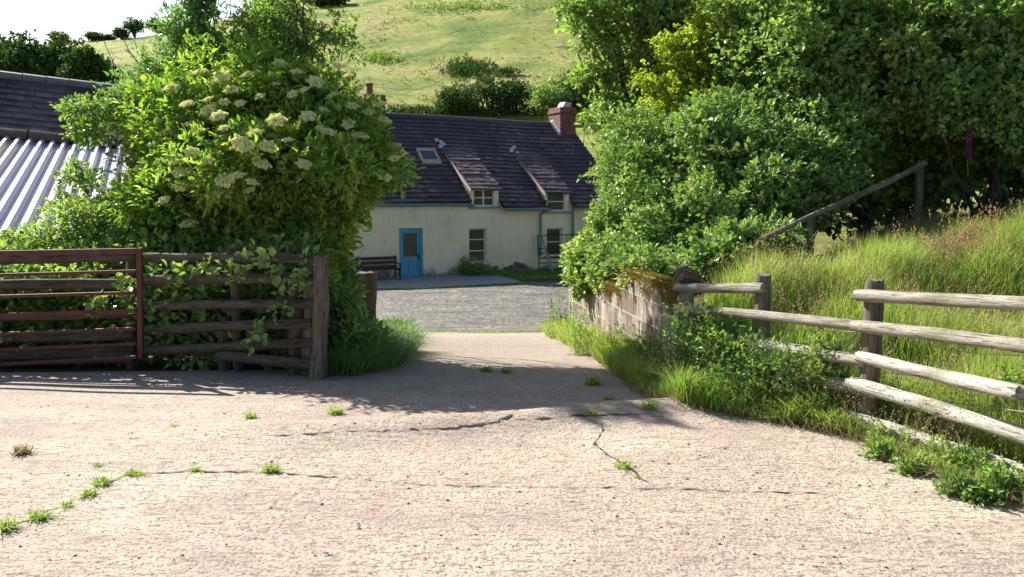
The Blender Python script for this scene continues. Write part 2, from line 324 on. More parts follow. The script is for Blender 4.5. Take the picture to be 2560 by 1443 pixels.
def sample_blobs(blobs, n, lo=.55, hi=1.03, lump=.22, cut=True, gap=0.0, fr=0):
    """points near the surfaces of a union of ellipsoids with their outward directions"""
    big = blobs; blobs = list(blobs)
    if fr:
        for c, rr in big:
            rr = np.array(rr if hasattr(rr, '__len__') else [rr] * 3, float); c = np.array(c)
            for _ in range(fr):
                dd = unit(rng.normal(size=3) * [1, 1, 1]); k_ = rng.uniform(.22, .48); blobs.append((c + dd * rr * rng.uniform(.8, 1.05), rr * k_ * rng.uniform(.75, 1.3, 3)))
    B = np.array([list(b[0]) + (list(b[1]) if hasattr(b[1], '__len__') else [b[1]] * 3) for b in blobs], float)
    a = (B[:, 3] * B[:, 4] + B[:, 4] * B[:, 5] + B[:, 3] * B[:, 5]); i = rng.choice(len(B), n, p=a / a.sum())
    d = unit(rng.normal(size=(n, 3))); rad = lo + (hi - lo) * rng.random(n) ** .6
    s = B[i, 0] * 3.1
    nz = np.sin(d[:, 0] * 4.3 + s) + np.sin(d[:, 1] * 5.1 - s * 1.7) + np.sin(d[:, 2] * 4.7 + s * 2.3) + .7 * np.sin(d[:, 0] * 11 + d[:, 2] * 9 + s) + .5 * np.sin(d[:, 1] * 17 - d[:, 2] * 15)
    rad = rad * (1 + lump * nz / 2.6)
    p = B[i, :3] + d * B[i, 3:] * rad[:, None]
    keep = np.ones(n, bool)
    if cut:
        for j in range(len(B)):
            q = np.linalg.norm((p - B[j, :3]) / B[j, 3:], axis=1); keep &= (q > lo * .85) | (i == j)
    if gap:
        nn = wob(p[:, 0] * 2.1 + p[:, 2] * 1.3, p[:, 1] * 1.7 + p[:, 2] * 2.4, 1.1); keep &= nn > -1 + gap
    return p[keep], unit(d[keep] / B[i[keep], 3:] * B[i[keep], 3:].mean(1, keepdims=True))
def sprays(mb, p, d, k=7, length=.25, leaf=.07, asp=.6, up=.35, rand=.5, droop=.2, tw=None, var=.5, tshift=0):
    """leafy twigs: k leaves set alternately along each"""
    n = len(p); o = unit(d + np.array([0, 0, up]) + rng.normal(size=(n, 3)) * rand); s = unit(np.cross(o, unit(rng.normal(size=(n, 3)))))
    base_t = np.clip(rng.normal(.5 + tshift, .2, n), 0, 1)
    for j in range(k):
        f = (j + .3) / k; q = p + o * length * (f - .4) + np.array([0, 0, -1]) * droop * length * f * f + rng.normal(size=(n, 3)) * leaf * .25
        sg = 1 if j % 2 else -1
        ax = unit(s * sg * (1 - f * .75) + o * (.35 + f) + rng.normal(size=(n, 3)) * .3)
        nr = unit(np.array([0, 0, 1.0]) * 1.0 + d * .35 + rng.normal(size=(n, 3)) * .45)
        leaf_mesh(mb, q, ax, nr, leaf * (1 + var * rng.normal(size=n)).clip(.4, 1.7), asp, .12, np.clip(base_t + rng.normal(0, .12, n), 0, 1))
    if tw is not None:
        for j in rng.choice(n, min(n, tw[1]), False):
            a = p[j] - o[j] * length * 1.6; tw[0].tube([a, p[j] + o[j] * length * .3, p[j] + o[j] * length * .55 - np.array([0, 0, droop * length * .3])], [.006, .004, .002], 4, cap=False)
def limb(mb, a, b, r0, r1, seg=7, n=6, wig=.08):
    a = Vector(a); b = Vector(b); L = (b - a).length; pts = []
    for i in range(n):
        f = i / (n - 1); q = a.lerp(b, f)
        if 0 < i < n - 1: q += Vector([random.uniform(-1, 1) * L * wig for _ in range(3)])
        pts.append(q)
    mb.tube(pts, [r0 + (r1 - r0) * i / (n - 1) for i in range(n)], seg, cap=False)
def branches(root, tops, r, nm='trunk', par=None, mat=None):
    mb = MB(); root = Vector(root)
    for q in tops:
        q = Vector(q); m = root.lerp(q, .45) + Vector((random.uniform(-.1, .1), random.uniform(-.1, .1), 0)) * (q - root).length
        limb(mb, root, m, r, r * .6); limb(mb, m, q, r * .6, r * .2)
        for _ in range(3):
            e = q + Vector([random.uniform(-1, 1) for _ in range(3)]) * min(.35, (q - root).length * .12) * (1 if (q - root).length < 8 else 4); limb(mb, m.lerp(q, random.uniform(.2, .8)), e, r * .3, r * .08, 5, 5)
    return mb.build(nm, mat or M_bark, par, True)
def blades(mb, x, y, hgt, wid=.006, lean=.35, z=None, tint=None, wind=(0.12, 0)):
    n = len(x); z = H(x, y) if z is None else z; b = np.stack([x, y, z - .01], 1)
    hgt = np.broadcast_to(hgt, (n,)); an = rng.random(n) * 6.283; s = np.stack([np.cos(an), np.sin(an), np.zeros(n)], 1)
    ln = np.stack([rng.normal(wind[0], lean, n), rng.normal(wind[1], lean, n), np.zeros(n)], 1); hh = hgt[:, None]; ww = np.broadcast_to(wid, (n,))[:, None]
    m = b + np.array([0, 0, 1]) * hh * .55 + ln * hh * .3; t = b + np.array([0, 0, 1]) * hh * (1 - .25 * np.linalg.norm(ln, axis=1, keepdims=True)) + ln * hh
    V = np.stack([b - s * ww, b + s * ww, m + s * ww * .8, m - s * ww * .8, t], 1).reshape(-1, 3); k = np.arange(n)[:, None] * 5
    tint = rng.random(n) if tint is None else tint
    mb.add(V, (k + [0, 1, 2, 3]), tint); mb.v.append(np.zeros((0, 3))); mb.f.append((k + [3, 2, 4]) + mb.n - 5 * n); mb.t.append(tint)
    return t
def plumes(mb, tips, L=.12, k=9, size=.02):
    n = len(tips)
    for j in range(k):
        q = tips + np.array([0, 0, -1]) * L * j / k + rng.normal(size=(n, 3)) * np.array([.012, .012, .004]) * (1 + j * .15)
        leaf_mesh(mb, q, unit(rng.normal(size=(n, 3)) * .5 + [0, 0, 1]), unit(rng.normal(size=(n, 3))), np.full(n, size), .5)
# ------------------------------------------------ ground, concrete, gravel
def sheet(name, mat, ys, xl, xr, nx, dz, smooth=True):
    mb = MB(); ys = np.asarray(ys, float); f = np.linspace(0, 1, nx)
    X = xl[:, None] * (1 - f) + xr[:, None] * f; Y = np.repeat(ys[:, None], nx, 1)
    Z = H(X, Y) + dz; V = np.stack([X, Y, Z], 2).reshape(-1, 3); i = np.arange(len(ys) - 1)[:, None] * nx + np.arange(nx - 1); i = i.ravel()[:, None]
    mb.add(V, i + [0, 1, nx + 1, nx], 0.5); return tag(mb.build(name, mat, None, smooth, (0, 0, 0)), kind='structure')
ysn = np.concatenate([np.arange(-20, 1, 1.5), np.arange(1, 14, .09), np.arange(14, 30, .5), np.arange(30, 110, 2.0), np.arange(110, 262, 2.5), np.arange(264, 700, 20)])
xs = np.concatenate([np.arange(-420, -130, 6.0), np.arange(-130, -16, 2.5), np.arange(-16, -7, .5), np.arange(-7, -1, .25), np.arange(-1, 5, .06), np.arange(5, 12, .2), np.arange(12, 24, 1), np.arange(24, 120, 2.5), np.arange(120, 420, 6.0)])
mb = MB(); XX, YY = np.meshgrid(xs, ysn); i = (np.arange(len(ysn) - 1)[:, None] * len(xs) + np.arange(len(xs) - 1)).ravel()[:, None]
mb.add(np.stack([XX, YY, H(XX, YY)], 2).reshape(-1, 3), i + [0, 1, len(xs) + 1, len(xs)], .5)
tag(mb.build('ground', M_soil, None, True, (0, 0, 0)), kind='structure')
edge = [G(*q) for q in ((2560, 1275), (2400, 1225), (2140, 1105), (1900, 1055), (1700, 1012), (1600, 985), (1500, 900), (1400, 852), (1350, 833))]
EY = [0] + [e.y for e in edge]; EX = [edge[0].x + 1.2] + [e.x for e in edge]
def cxr(y): return np.interp(y, EY, EX)
gy = [G(0, 925).y, G(1010, 862).y]
def cxl(y): return np.interp(y, [0, 7.2, 7.75, 8.0, 12], [-14, -9, -2.0, -1.75, -1.6])
yend = edge[-1].y
yc = np.concatenate([np.arange(-4, 2, .5), np.arange(2, yend, .05), [yend]])
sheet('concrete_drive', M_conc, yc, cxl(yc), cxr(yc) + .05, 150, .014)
def ribbon(name, px, wid, parent, mat=M_crack, lift=.018, jit=.012):
    pts = [G(*q) for q in px]; Q = []
    for a, b in zip(pts, pts[1:]):
        n = max(2, int((b - a).length / .04))
        for k in range(n):
            q = a.lerp(b, k / n); q.x += random.uniform(-jit, jit); q.y += random.uniform(-jit, jit); Q.append(q)
    mb = MB(); L = []; 
    for k, q in enumerate(Q):
        d = (Q[min(k + 1, len(Q) - 1)] - Q[max(k - 1, 0)]); d = Vector((d.x, d.y, 0)).normalized(); s = Vector((-d.y, d.x, 0)); ww = wid * random.choice((.2, .4, .6, 1, 1.4, 1.9)) * random.uniform(.5, 1.2) * (0 if k in (0, len(Q) - 1) else 1)
        for sg in (-1, 1):
            e = q + s * sg * ww; L.append((e.x, e.y, h(e.x, e.y) + lift))
    mb.add(L, [[2 * k, 2 * k + 1, 2 * k + 3, 2 * k + 2] for k in range(len(Q) - 1)], .5); o = mb.build(name, mat, parent); o['kind'] = 'structure'; return o
drive = bpy.data.objects['concrete_drive']; W[drive.name] = Vector((0, 0, 0))
for px, wd in (([(870, 1203), (1050, 1218), (1250, 1224), (1500, 1227), (1760, 1233), (2080, 1240)], .004), ([(0, 1330), (90, 1300), (170, 1265), (260, 1215), (330, 1192), (500, 1185), (680, 1188), (870, 1203)], .006),
               ([(1500, 1060), (1505, 1085), (1488, 1110), (1500, 1130), (1560, 1170), (1600, 1200), (1640, 1228)], .006), ([(1000, 1082), (1140, 1076), (1230, 1062), (1300, 1040)], .008), ([(1290, 1056), (1420, 1046), (1640, 1040)], .008), ([(690, 1096), (850, 1086), (1000, 1082)], .005)):
    ribbon('crack', px, wd, drive)
ygv = np.concatenate([np.arange(yend + .02, 20, .2), np.arange(20, 32, .5)])
sheet('gravel_yard', M_gravel, ygv, np.interp(ygv, [11, 13, 17, 22, 27, 32], [-1.75, -2.2, -3.3, -4.4, -6, -7]), np.interp(ygv, [11, 13, 16, 20, 32], [.9, 1.0, 2.2, 4.5, 7.5]), 60, .02)
# ------------------------------------------------ cottage
A0 = Vector((-4.12, 33, 0)); U = Vector((.886, .4634, 0)); NO = Vector((.4634, -.886, 0)); ZF = -1.8
def HW(s, t, z): return tuple(A0 + U * s + NO * t + Vector((0, 0, z)))
def hs(px, py, t=0):                                  # pixel to (s, z) on the front wall's plane (offset t)
    r = Vector(ray(px, py)); o = Vector((0, 0, EYE)); d = (Vector(HW(0, t, 0)) - o).dot(NO) / r.dot(NO); q = o + r * d - A0
    return q.dot(U), q.z
EAVE, RISE, RUN = 1.36, 3.78, 4.8; TP = RISE / RUN
def roofz(t): return EAVE - t * TP
def hr(px, py):                                       # pixel to (s, t) on the front roof plane
    n = (NO * TP + Vector((0, 0, 1))).normalized(); o = Vector((0, 0, EYE)); r = Vector(ray(px, py)); c = Vector(HW(0, 0, EAVE)); q = o + r * ((c - o).dot(n) / r.dot(n)) - A0
    return q.dot(U), q.dot(NO)
def hbox(mb, s0, s1, t0, t1, z0, z1, tint=None):
    return mb.box([HW(s0, t0, z0), HW(s1, t0, z0), HW(s1, t1, z0), HW(s0, t1, z0), HW(s0, t0, z1), HW(s1, t0, z1), HW(s1, t1, z1), HW(s0, t1, z1)], tint)
SL, SR = -5.2, hs(1512, 505)[0] + .9
cot = empty('cottage', HW(0, 0, ZF), 'cream rendered cottage with dark tiled roof, blue door and two dormers', 'cottage')
def rect(x0, y0, x1, y1, t=0):
    a = hs(x0, (y0 + y1) / 2, t)[0]; b = hs(x1, (y0 + y1) / 2, t)[0]; xm = (x0 + x1) / 2
    return a, b, hs(xm, y1, t)[1], hs(xm, y0, t)[1]
door = rect(998, 570, 1058, 695); win1 = rect(1173, 571, 1216, 656); win2 = rect(1367, 570, 1406, 640)
dw1 = rect(1183, 473, 1236, 516); dw2 = rect(1367, 480, 1413, 528)
door = (door[0], door[1], ZF, door[3])
ZB = ZF - .4
def holed_wall(mb, holes, s0, s1, z0, z1, depth=.2):
    ss = sorted({s0, s1, *[v for q in holes for v in q[:2]]}); zz = sorted({z0, z1, *[v for q in holes for v in q[2:]]})
    for a, b in zip(ss, ss[1:]):
        for c, d in zip(zz, zz[1:]):
            m = ((a + b) / 2, (c + d) / 2)
            if any(q[0] < m[0] < q[1] and q[2] < m[1] < q[3] for q in holes): continue
            mb.add([HW(a, 0, c), HW(b, 0, c), HW(b, 0, d), HW(a, 0, d)], [[0, 1, 2, 3]])
    for a, b, c, d in holes:
        for q in (((a, c), (a, d)), ((b, c), (b, d)), ((a, c), (b, c)), ((a, d), (b, d))):
            (p1, q1), (p2, q2) = q; mb.add([HW(p1, 0, q1), HW(p2, 0, q2), HW(p2, -depth, q2), HW(p1, -depth, q1)], [[0, 1, 2, 3]])
mb = MB(); low = [door, win1, win2]
DW = [(dw1[0], dw1[1], dw1[2], EAVE - .05), (dw2[0], dw2[1], dw2[2], EAVE - .05)]
holed_wall(mb, low + DW, SL, SR, ZB, EAVE - .05)
DT = 2 * RUN
mb.add([HW(SR, 0, ZB), HW(SR, -DT, ZB), HW(SR, -DT, EAVE), HW(SR, -RUN, EAVE + RISE - .1), HW(SR, 0, EAVE - .05)], [[0, 1, 2, 3, 4]])
mb.add([HW(SL, 0, ZB), HW(SL, -DT, ZB), HW(SL, -DT, EAVE), HW(SL, -RUN, EAVE + RISE - .1), HW(SL, 0, EAVE - .05)], [[4, 3, 2, 1, 0]])
mb.add([HW(SL, -DT, ZB), HW(SR, -DT, ZB), HW(SR, -DT, EAVE), HW(SL, -DT, EAVE)], [[3, 2, 1, 0]])
mb.build('wall', M_wall, cot)
def tiles(mb, s0, s1, t0, t1, zf, skip=None, gauge=.3, width=.3, lift=.065, slope=TP, edge=None):
    """overlapping tiles laid in courses from the eave (t0) up to the ridge (t1 < t0)"""
    L = math.hypot(1, slope); n = int((t0 - t1) * L / gauge) + 1
    for i in range(n):
        ta = t0 - i * gauge / L; tb = max(ta - gauge * 1.12 / L, t1); s = s0 - (width / 2 if i % 2 else 0) + random.uniform(-.05, .05); sag = .012 * math.sin(i * 1.7)
        while s < s1:
            a = max(s + .006, s0); b = min(s + width - .006, s1); s += width
            if b - a < .03 or (skip and skip((a + b) / 2, (ta + tb) / 2)): continue
            j = random.uniform(-.012, .012); l = lift + random.uniform(-.012, .014) + sag; l2 = l + random.uniform(-.008, .008)
            z0 = zf(a, ta - j); z1 = zf(b, ta - j); z2 = zf(b, tb); z3 = zf(a, tb); tv = [np.clip(random.gauss(.58, .2), .28, 1), 0]  # second tint paints shade onto each tile's front lip
            mb.add([HW(a, ta - j, z0 + l), HW(b, ta - j, z1 + l2), HW(b, tb, z2 + .004), HW(a, tb, z3 + .004), HW(a, ta - j, z0 + l - .06), HW(b, ta - j, z1 + l2 - .06)],
                   [[0, 1, 2, 3], [4, 5, 1, 0]], tv)
def sagz(s): return -.03 * math.sin((s + 5) * .6) - .004 * s
zf = lambda s, t: roofz(t) + sagz(s)
def onroof(px, py): return hr(px, py)
d1l = onroof(1135, 372); d1r = onroof(1200, 380); d2l = onroof(1303, 385); d2r = onroof(1372, 392)
D1 = (dw1[0] - .12, dw1[1] + .22, d1l[1]); D2 = (dw2[0] - .12, dw2[1] + .22, d2l[1])
def skip(s, t):
    for a, b, tt in (D1, D2):
        if a < s < b and t > tt + .15: return True
    return False
mb = MB()
tiles(mb, SL - .1, D1[0], .16, -RUN, zf, skip); tiles(mb, D1[0], D1[1], .16, -RUN, zf, skip); tiles(mb, D1[1], SR + .12, .4, -RUN, zf, skip)
for a, b, tt in ((SL - .1, D1[0], .14), (D1[1], D2[0], .36), (D2[1], SR + .1, .36), (D1[0], D1[1], D1[2]), (D2[0], D2[1], D2[2])):
    mb.add([HW(a, tt, roofz(tt) - .06), HW(b, tt, roofz(tt) - .06), HW(b, -RUN, roofz(-RUN) - .06), HW(a, -RUN, roofz(-RUN) - .06)], [[0, 1, 2, 3]], 0)
mb.add([HW(SL - .1, -RUN, EAVE + RISE), HW(SR + .1, -RUN, EAVE + RISE - .04), HW(SR + .1, -DT - .2, EAVE - .1), HW(SL - .1, -DT - .2, EAVE - .1)], [[0, 1, 2, 3]], .4)
roof = mb.build('roof', M_tile, cot)
mb = MB(); s = SL - .1
while s < SR - .2:
    z = zf(s, -RUN) + .0; e = s + .44
    pts = [HW(s + .01, -RUN + .13 * math.cos(a), z - .05 + .14 * math.sin(a)) for a in np.linspace(-.2, math.pi + .2, 8)] + [HW(e, -RUN + .13 * math.cos(a), zf(e, -RUN) - .045 + .14 * math.sin(a)) for a in np.linspace(-.2, math.pi + .2, 8)]
    mb.add(pts, [[k, k + 1, k + 9, k + 8] for k in range(7)]); s = e
mb.build('ridge_tiles', M_ridge, roof)
# gutters and downpipes
def gutter(s0, s1, t, z):
    mb = MB(); mb.tube([HW(s0, t + .05, z), HW(s1, t + .05, z - .02)], .06, 8); return mb.build('gutter', M_teal, cot)
gutter(SL, D1[0] + .05, .16, roofz(.16) - .06); gutter(D1[1] + .02, D2[0] - .05, .4, roofz(.4) - .09)
for (x, y0, y1) in ((1352, 528, 640), (1433, 515, 640)):
    s_, z0 = hs(x, y0, .12); z1 = hs(x, y1, .12)[1]; mb = MB()
    mb.tube([HW(s_ + .35, .4, roofz(.4) - .12), HW(s_ + .15, .25, z0 + .05), HW(s_, .12, z0 - .1), HW(s_, .12, z1)], .055, 8); mb.build('downpipe', M_teal, cot)
# windows
def window(r, cols, rows, depth=.12, name='window', mat=M_frame, glassm=M_glass, parent=cot, th=.055):
    a, b, c, d = r; t0, t1 = -depth - .05, -depth; mb = MB()
    hbox(mb, a, a + th, t0, t1, c, d); hbox(mb, b - th, b, t0, t1, c, d); hbox(mb, a + th, b - th, t0, t1 - .002, c, c + th); hbox(mb, a + th, b - th, t0, t1 - .002, d - th, d)
    for k in range(1, cols): s_ = a + (b - a) * k / cols; hbox(mb, s_ - .03, s_ + .03, t0, t1 - .008, c + th, d - th)
    for k in range(1, rows):
        z = c + (d - c) * k / rows
        for q in range(cols):
            sa = a + (b - a) * q / cols + (.03 if q else th); sb = a + (b - a) * (q + 1) / cols - (.03 if q < cols - 1 else th); hbox(mb, sa, sb, t0, t1 - .012, z - .02, z + .02)
    w_ = mb.build(name, mat, parent); mb = MB(); mb.add([HW(a, t0 + .02, c), HW(b, t0 + .02, c), HW(b, t0 + .02, d), HW(a, t0 + .02, d)], [[0, 1, 2, 3]]); mb.build('pane', glassm, w_); return w_
def sill(r, parent, t=.06, e=.1, mat=M_slab):
    mb = MB(); hbox(mb, r[0] - e, r[1] + e, -.1, t, r[2] - .09, r[2] - .004); mb.build('sill', mat, parent)
w1 = window(win1, 1, 3); sill(win1, w1, .05, .05, M_frame); w2 = window(win2, 1, 2); sill(win2, w2)
for D, dw, cols, (jl, jr) in ((D1, dw1, 2, (d1l, d1r)), (D2, dw2, 1, (d2l, d2r))):
    a, b, tt = D; ztop = dw[3] + .06; dm = MB()
    # front cheeks beside the window, then the two triangular side cheeks
    hbox(dm, a, dw[0], -.2, .012, EAVE - .35, ztop); hbox(dm, dw[1], b - .08, -.2, .012, EAVE - .35, ztop); hbox(dm, dw[0], dw[1], -.2, .01, dw[3] - .005, ztop)
    slp = (roofz(tt) - ztop) / (-tt)
    for s_ in (a, b - .08):
        dm.box([HW(s_, .0, EAVE - .2), HW(s_ + .06, .0, EAVE - .2), HW(s_ + .06, tt, roofz(tt) - .1), HW(s_, tt, roofz(tt) - .1), HW(s_, .0, ztop), HW(s_ + .06, .0, ztop), HW(s_ + .06, tt, roofz(tt)), HW(s_, tt, roofz(tt))])
    dor = dm.build('dormer', M_wall, cot)
    zd = lambda s, t, zt=ztop, sl_=slp: zt + .05 - t * sl_ + sagz(s) * .5
    rm = MB(); tiles(rm, a - .06, b + .04, .2, tt, zd, None, slope=slp, lift=.03)
    rm.add([HW(a - .06, .18, zd(a, .18) - .03), HW(b + .04, .18, zd(b, .18) - .03), HW(b + .04, tt, zd(b, tt) - .03), HW(a - .06, tt, zd(a, tt) - .03)], [[0, 1, 2, 3]], 0)
    rm.build('dormer_roof', M_tile, dor)
    fl = MB(); fl.box([HW(a - .09, .22, zd(a, .22) - .16), HW(a - .06, .22, zd(a, .22) - .16), HW(a - .06, tt - .1, zd(a, tt) - .12), HW(a - .09, tt - .1, zd(a, tt) - .12), HW(a - .09, .22, zd(a, .22) + .02), HW(a - .06, .22, zd(a, .22) + .02), HW(a - .06, tt - .1, zd(a, tt) + .03), HW(a - .09, tt - .1, zd(a, tt) + .03)])
    fl.build('bargeboard', M_mortar, dor)
    fl = MB()
    for k in range(4):
        q = random.uniform(-.15, .15); fl.add([HW(a - .15 + q, tt + .1 - k * .12, zf(a, tt + .1 - k * .12) + .07), HW(a + .06 + q, tt + .05 - k * .12, zf(a, tt + .05 - k * .12) + .08), HW(a + .04 + q, tt - .12 - k * .12, zf(a, tt - .12 - k * .12) + .09), HW(a - .12 + q, tt - .08 - k * .12, zf(a, tt - .08 - k * .12) + .075)], [[0, 1, 2, 3]])
    fl.build('flashing', M_lead, dor)
    wn = window(dw, cols, 2, .04, parent=dor); sill(dw, wn, .12, .22)
# skylight
(sa, ta), (sb, tb) = onroof(1070, 412), onroof(1098, 380)
sk_mb = MB()
def rbox(mb, s0, s1, t0, t1, lo, hi): mb.box([HW(s0, t0, zf(s0, t0) + lo), HW(s1, t0, zf(s1, t0) + lo), HW(s1, t1, zf(s1, t1) + lo), HW(s0, t1, zf(s0, t1) + lo), HW(s0, t0, zf(s0, t0) + hi), HW(s1, t0, zf(s1, t0) + hi), HW(s1, t1, zf(s1, t1) + hi), HW(s0, t1, zf(s0, t1) + hi)])
s0, s1, t0, t1 = sa - .25, sa + .62, ta, tb
for q in ((s0, s0 + .1, t0, t1), (s1 - .1, s1, t0, t1), (s0 + .1, s1 - .1, t0, t0 - .1), (s0 + .1, s1 - .1, t1 + .1, t1)): rbox(sk_mb, *q, .0, .14)
skl = sk_mb.build('skylight', plain('skylight_frame', (.5, .45, .3), (.3, .26, .18), 6, .7), roof)
mb = MB(); rbox(mb, s0 + .1, s1 - .1, t0 - .1, t1 + .1, .02, .09); mb.build('pane', M_sky, skl)
# door
a, b, c, d = door; mb = MB(); th = .09
for q in ((a, a + th, c, d), (b - th, b, c, d), (a + th, b - th, d - th, d)): hbox(mb, q[0], q[1], -.16, -.06, q[2], q[3])
dr = mb.build('door', M_blue, cot); mb = MB(); a2, b2, d2 = a + th, b - th, d - th
zm = c + (d - c) * .43; zl = zm - .2
for q in ((a2, a2 + .12, c + .03, d2), (b2 - .12, b2, c + .03, d2), (a2 + .12, b2 - .12, d2 - .12, d2), (a2 + .12, b2 - .12, zl, zm), (a2 + .12, b2 - .12, c + .03, c + .25), ((a2 + b2) / 2 - .05, (a2 + b2) / 2 + .05, c + .25, zl)): hbox(mb, q[0], q[1], -.17, -.12, q[2], q[3])
hbox(mb, a2 + .1, b2 - .1, -.165, -.15, c + .2, zl + .02); mb.build('door_leaf', M_blue, dr)
mb = MB(); hbox(mb, a2 + .11, b2 - .11, -.16, -.15, zm - .01, d2 - .11); mb.build('door_glass', M_frost, dr)
mb = MB(); sc_ = (a2 + b2) / 2; hbox(mb, sc_ - .14, sc_ + .14, -.119, -.105, zl + .06, zl + .13); hbox(mb, sc_ - .11, sc_ + .11, -.104, -.1, zl + .085, zl + .1); mb.build('letter_box', M_brass, dr)
mb = MB(); hbox(mb, b2 - .1, b2 - .04, -.119, -.1, zm - .14, zm + .1); mb.tube([HW(b2 - .07, -.09, zm + .02), HW(b2 - .2, -.07, zm + .02)], .015, 6); mb.build('door_handle', M_black, dr)
mb = MB(); hbox(mb, a, b, -.14, .1, c - .1, c + .02); mb.build('threshold', M_slab, dr)
# chimneys with bricks in UV space
def chimney(s0, s1, t0, t1, z0, z1, top=True):
    mb = MB(); hbox(mb, s0, s1, t0, t1, z0, z1 - .28); hbox(mb, s0 - .05, s1 + .05, t0 + (.05 if t0 > t1 else -.05), t1 + (-.05 if t0 > t1 else .05), z1 - .279, z1 - .18); hbox(mb, s0 - .02, s1 + .02, t0 + (.02 if t0 > t1 else -.02), t1 + (-.02 if t0 > t1 else .02), z1 - .179, z1)
    o = mb.build('chimney', M_brick, roof); uv = o.data.uv_layers.new(name='UVMap')
    for p in o.data.polygons:
        for li in p.loop_indices:
            q = Vector(o.data.vertices[o.data.loops[li].vertex_index].co) + W[o.name] - A0
            uv.data[li].uv = ((q.dot(U) if abs(p.normal.dot(NO)) > .5 else q.dot(NO)), q.z)
    return o
def topz(px, py, s, t): r = ray(px, py); q = Vector(HW(s, t, 0)); return EYE + r[2] / r[1] * q.y
cs = SR - .7
ch = chimney(cs - .15, cs + .75, -RUN + .75, -RUN - .35, roofz(-RUN) - 1.4, topz(1405, 268, cs, -RUN + .6))
zt = topz(1405, 268, cs, -RUN + .6)
mb = MB(); mb.box([HW(cs + .2, -RUN + .3, zt + .001), HW(cs + .65, -RUN + .3, zt + .001), HW(cs + .65, -RUN - .2, zt + .001), HW(cs + .2, -RUN - .2, zt + .001), HW(cs + .4, -RUN + .3, zt + .3), HW(cs + .8, -RUN + .3, zt + .28), HW(cs + .8, -RUN - .2, zt + .28), HW(cs + .4, -RUN - .2, zt + .3)])
mb.build('chimney_cap', M_lead, ch)
mb = MB()
for k in range(6):
    t_ = -RUN + .78 + .02 * k - .15 * k; zz = zf(cs, t_); mb.box([HW(cs - .32, t_, zz), HW(cs - .13, t_, zz), HW(cs - .13, t_ - .14, zz), HW(cs - .32, t_ - .14, zz), HW(cs - .3, t_, zz + .1), HW(cs - .155, t_, zz + .22), HW(cs - .155, t_ - .14, zz + .3), HW(cs - .3, t_ - .14, zz + .14)])
mb.build('flashing', M_lead, ch)
mb = MB(); q = (cs + .95, -RUN); mb.tube([HW(*q, zt - 1.3), HW(*q, zt + .9)], .02, 5)
for k in range(4): mb.tube([HW(q[0] + .12 * k - .05, q[1], zt + .45), HW(q[0] + .12 * k - .05, q[1], zt + .85)], .009, 4)
mb.tube([HW(q[0] - .1, q[1], zt + .62), HW(q[0] + .42, q[1], zt + .62)], .01, 4); mb.tube([HW(cs + .7, q[1], zt - .7), HW(*q, zt - .7)], .015, 4); mb.tube([HW(cs + .7, q[1], zt - 1.1), HW(*q, zt - 1.1)], .015, 4)
mb.build('aerial', M_black, roof)
cs2 = -.35; z2 = topz(930, 237, cs2, -RUN)
ch2 = chimney(cs2, cs2 + .95, -RUN + .35, -RUN - .35, roofz(-RUN) - .6, z2)
mb = MB(); c_ = Vector(HW(cs2 + .35, -RUN, z2 + .001)); mb.tube([c_, c_ + Vector((0, 0, .1)), c_ + Vector((0, 0, .4)), c_ + Vector((0, 0, .46)), c_ + Vector((0, 0, .5))], [.19, .16, .14, .18, .18], 12); mb.build('chimney_pot', plain('terracotta', (.3, .09, .05), (.2, .06, .04), 6), ch2)
# patch of exposed stone and apron in front
slab = MB(); slab.add([HW(-4, .0, ZF + .06), HW(3.6, .0, ZF + .06), HW(3.2, 3.6, ZF + .05), HW(-4, 3.9, ZF + .05), HW(-4, .0, ZF - .3), HW(3.6, .0, ZF - .3), HW(3.2, 3.6, ZF - .3), HW(-4, 3.9, ZF - .3)], [[3, 2, 1, 0], [2, 3, 7, 6], [1, 2, 6, 5]])
tag(slab.build('path', M_slab), kind='structure')
mb = MB()
for k in range(38):
    s_ = random.uniform(win1[0] - .1, win1[1] + 2.0); z = ZF + random.uniform(.0, .42) ; r = random.uniform(.05, .13); c = Vector(HW(s_, .03, z)); V = []
    for i in range(5):
        for j in range(7):
            a_ = math.pi * i / 4; b_ = 6.283 * j / 7; V.append(tuple(c + U * r * 1.4 * math.sin(a_) * math.cos(b_) + NO * r * .5 * math.sin(a_) * math.sin(b_) + Vector((0, 0, r * .7 * math.cos(a_)))))
    mb.add(V, [[i * 7 + j, i * 7 + (j + 1) % 7, (i + 1) * 7 + (j + 1) % 7, (i + 1) * 7 + j] for i in range(4) for j in range(7)])
tag(mb.build('exposed_stonework', M_stone, cot, True), kind='stuff')
# bench
bs0, bs1 = hs(896, 660, .6)[0], hs(1001, 660, .6)[0]; bz = ZF + .06
ben = empty('bench', HW((bs0 + bs1) / 2, .5, bz), 'dark brown slatted garden bench beside the blue cottage door', 'bench')
mb = MB()
for k in range(3): z = bz + .42 + .17 * k; hbox(mb, bs0, bs1, .22 - .04 * k, .25 - .04 * k, z, z + .12)
mb.build('backrest', M_benchw, ben); mb = MB()
for k in range(4): hbox(mb, bs0, bs1, .3 + k * .11, .39 + k * .11, bz + .4, bz + .43)
mb.build('seat', M_benchw, ben)
for s_ in (bs0 + .05, bs1 - .09):
    mb = MB(); hbox(mb, s_, s_ + .05, .14, .19, bz, bz + .92); hbox(mb, s_, s_ + .05, .7, .75, bz, bz + .62); hbox(mb, s_, s_ + .05, .19, .7, bz + .34, bz + .39); hbox(mb, s_ - .005, s_ + .055, .15, .8, bz + .6, bz + .64); mb.build('end_frame', M_black, ben)
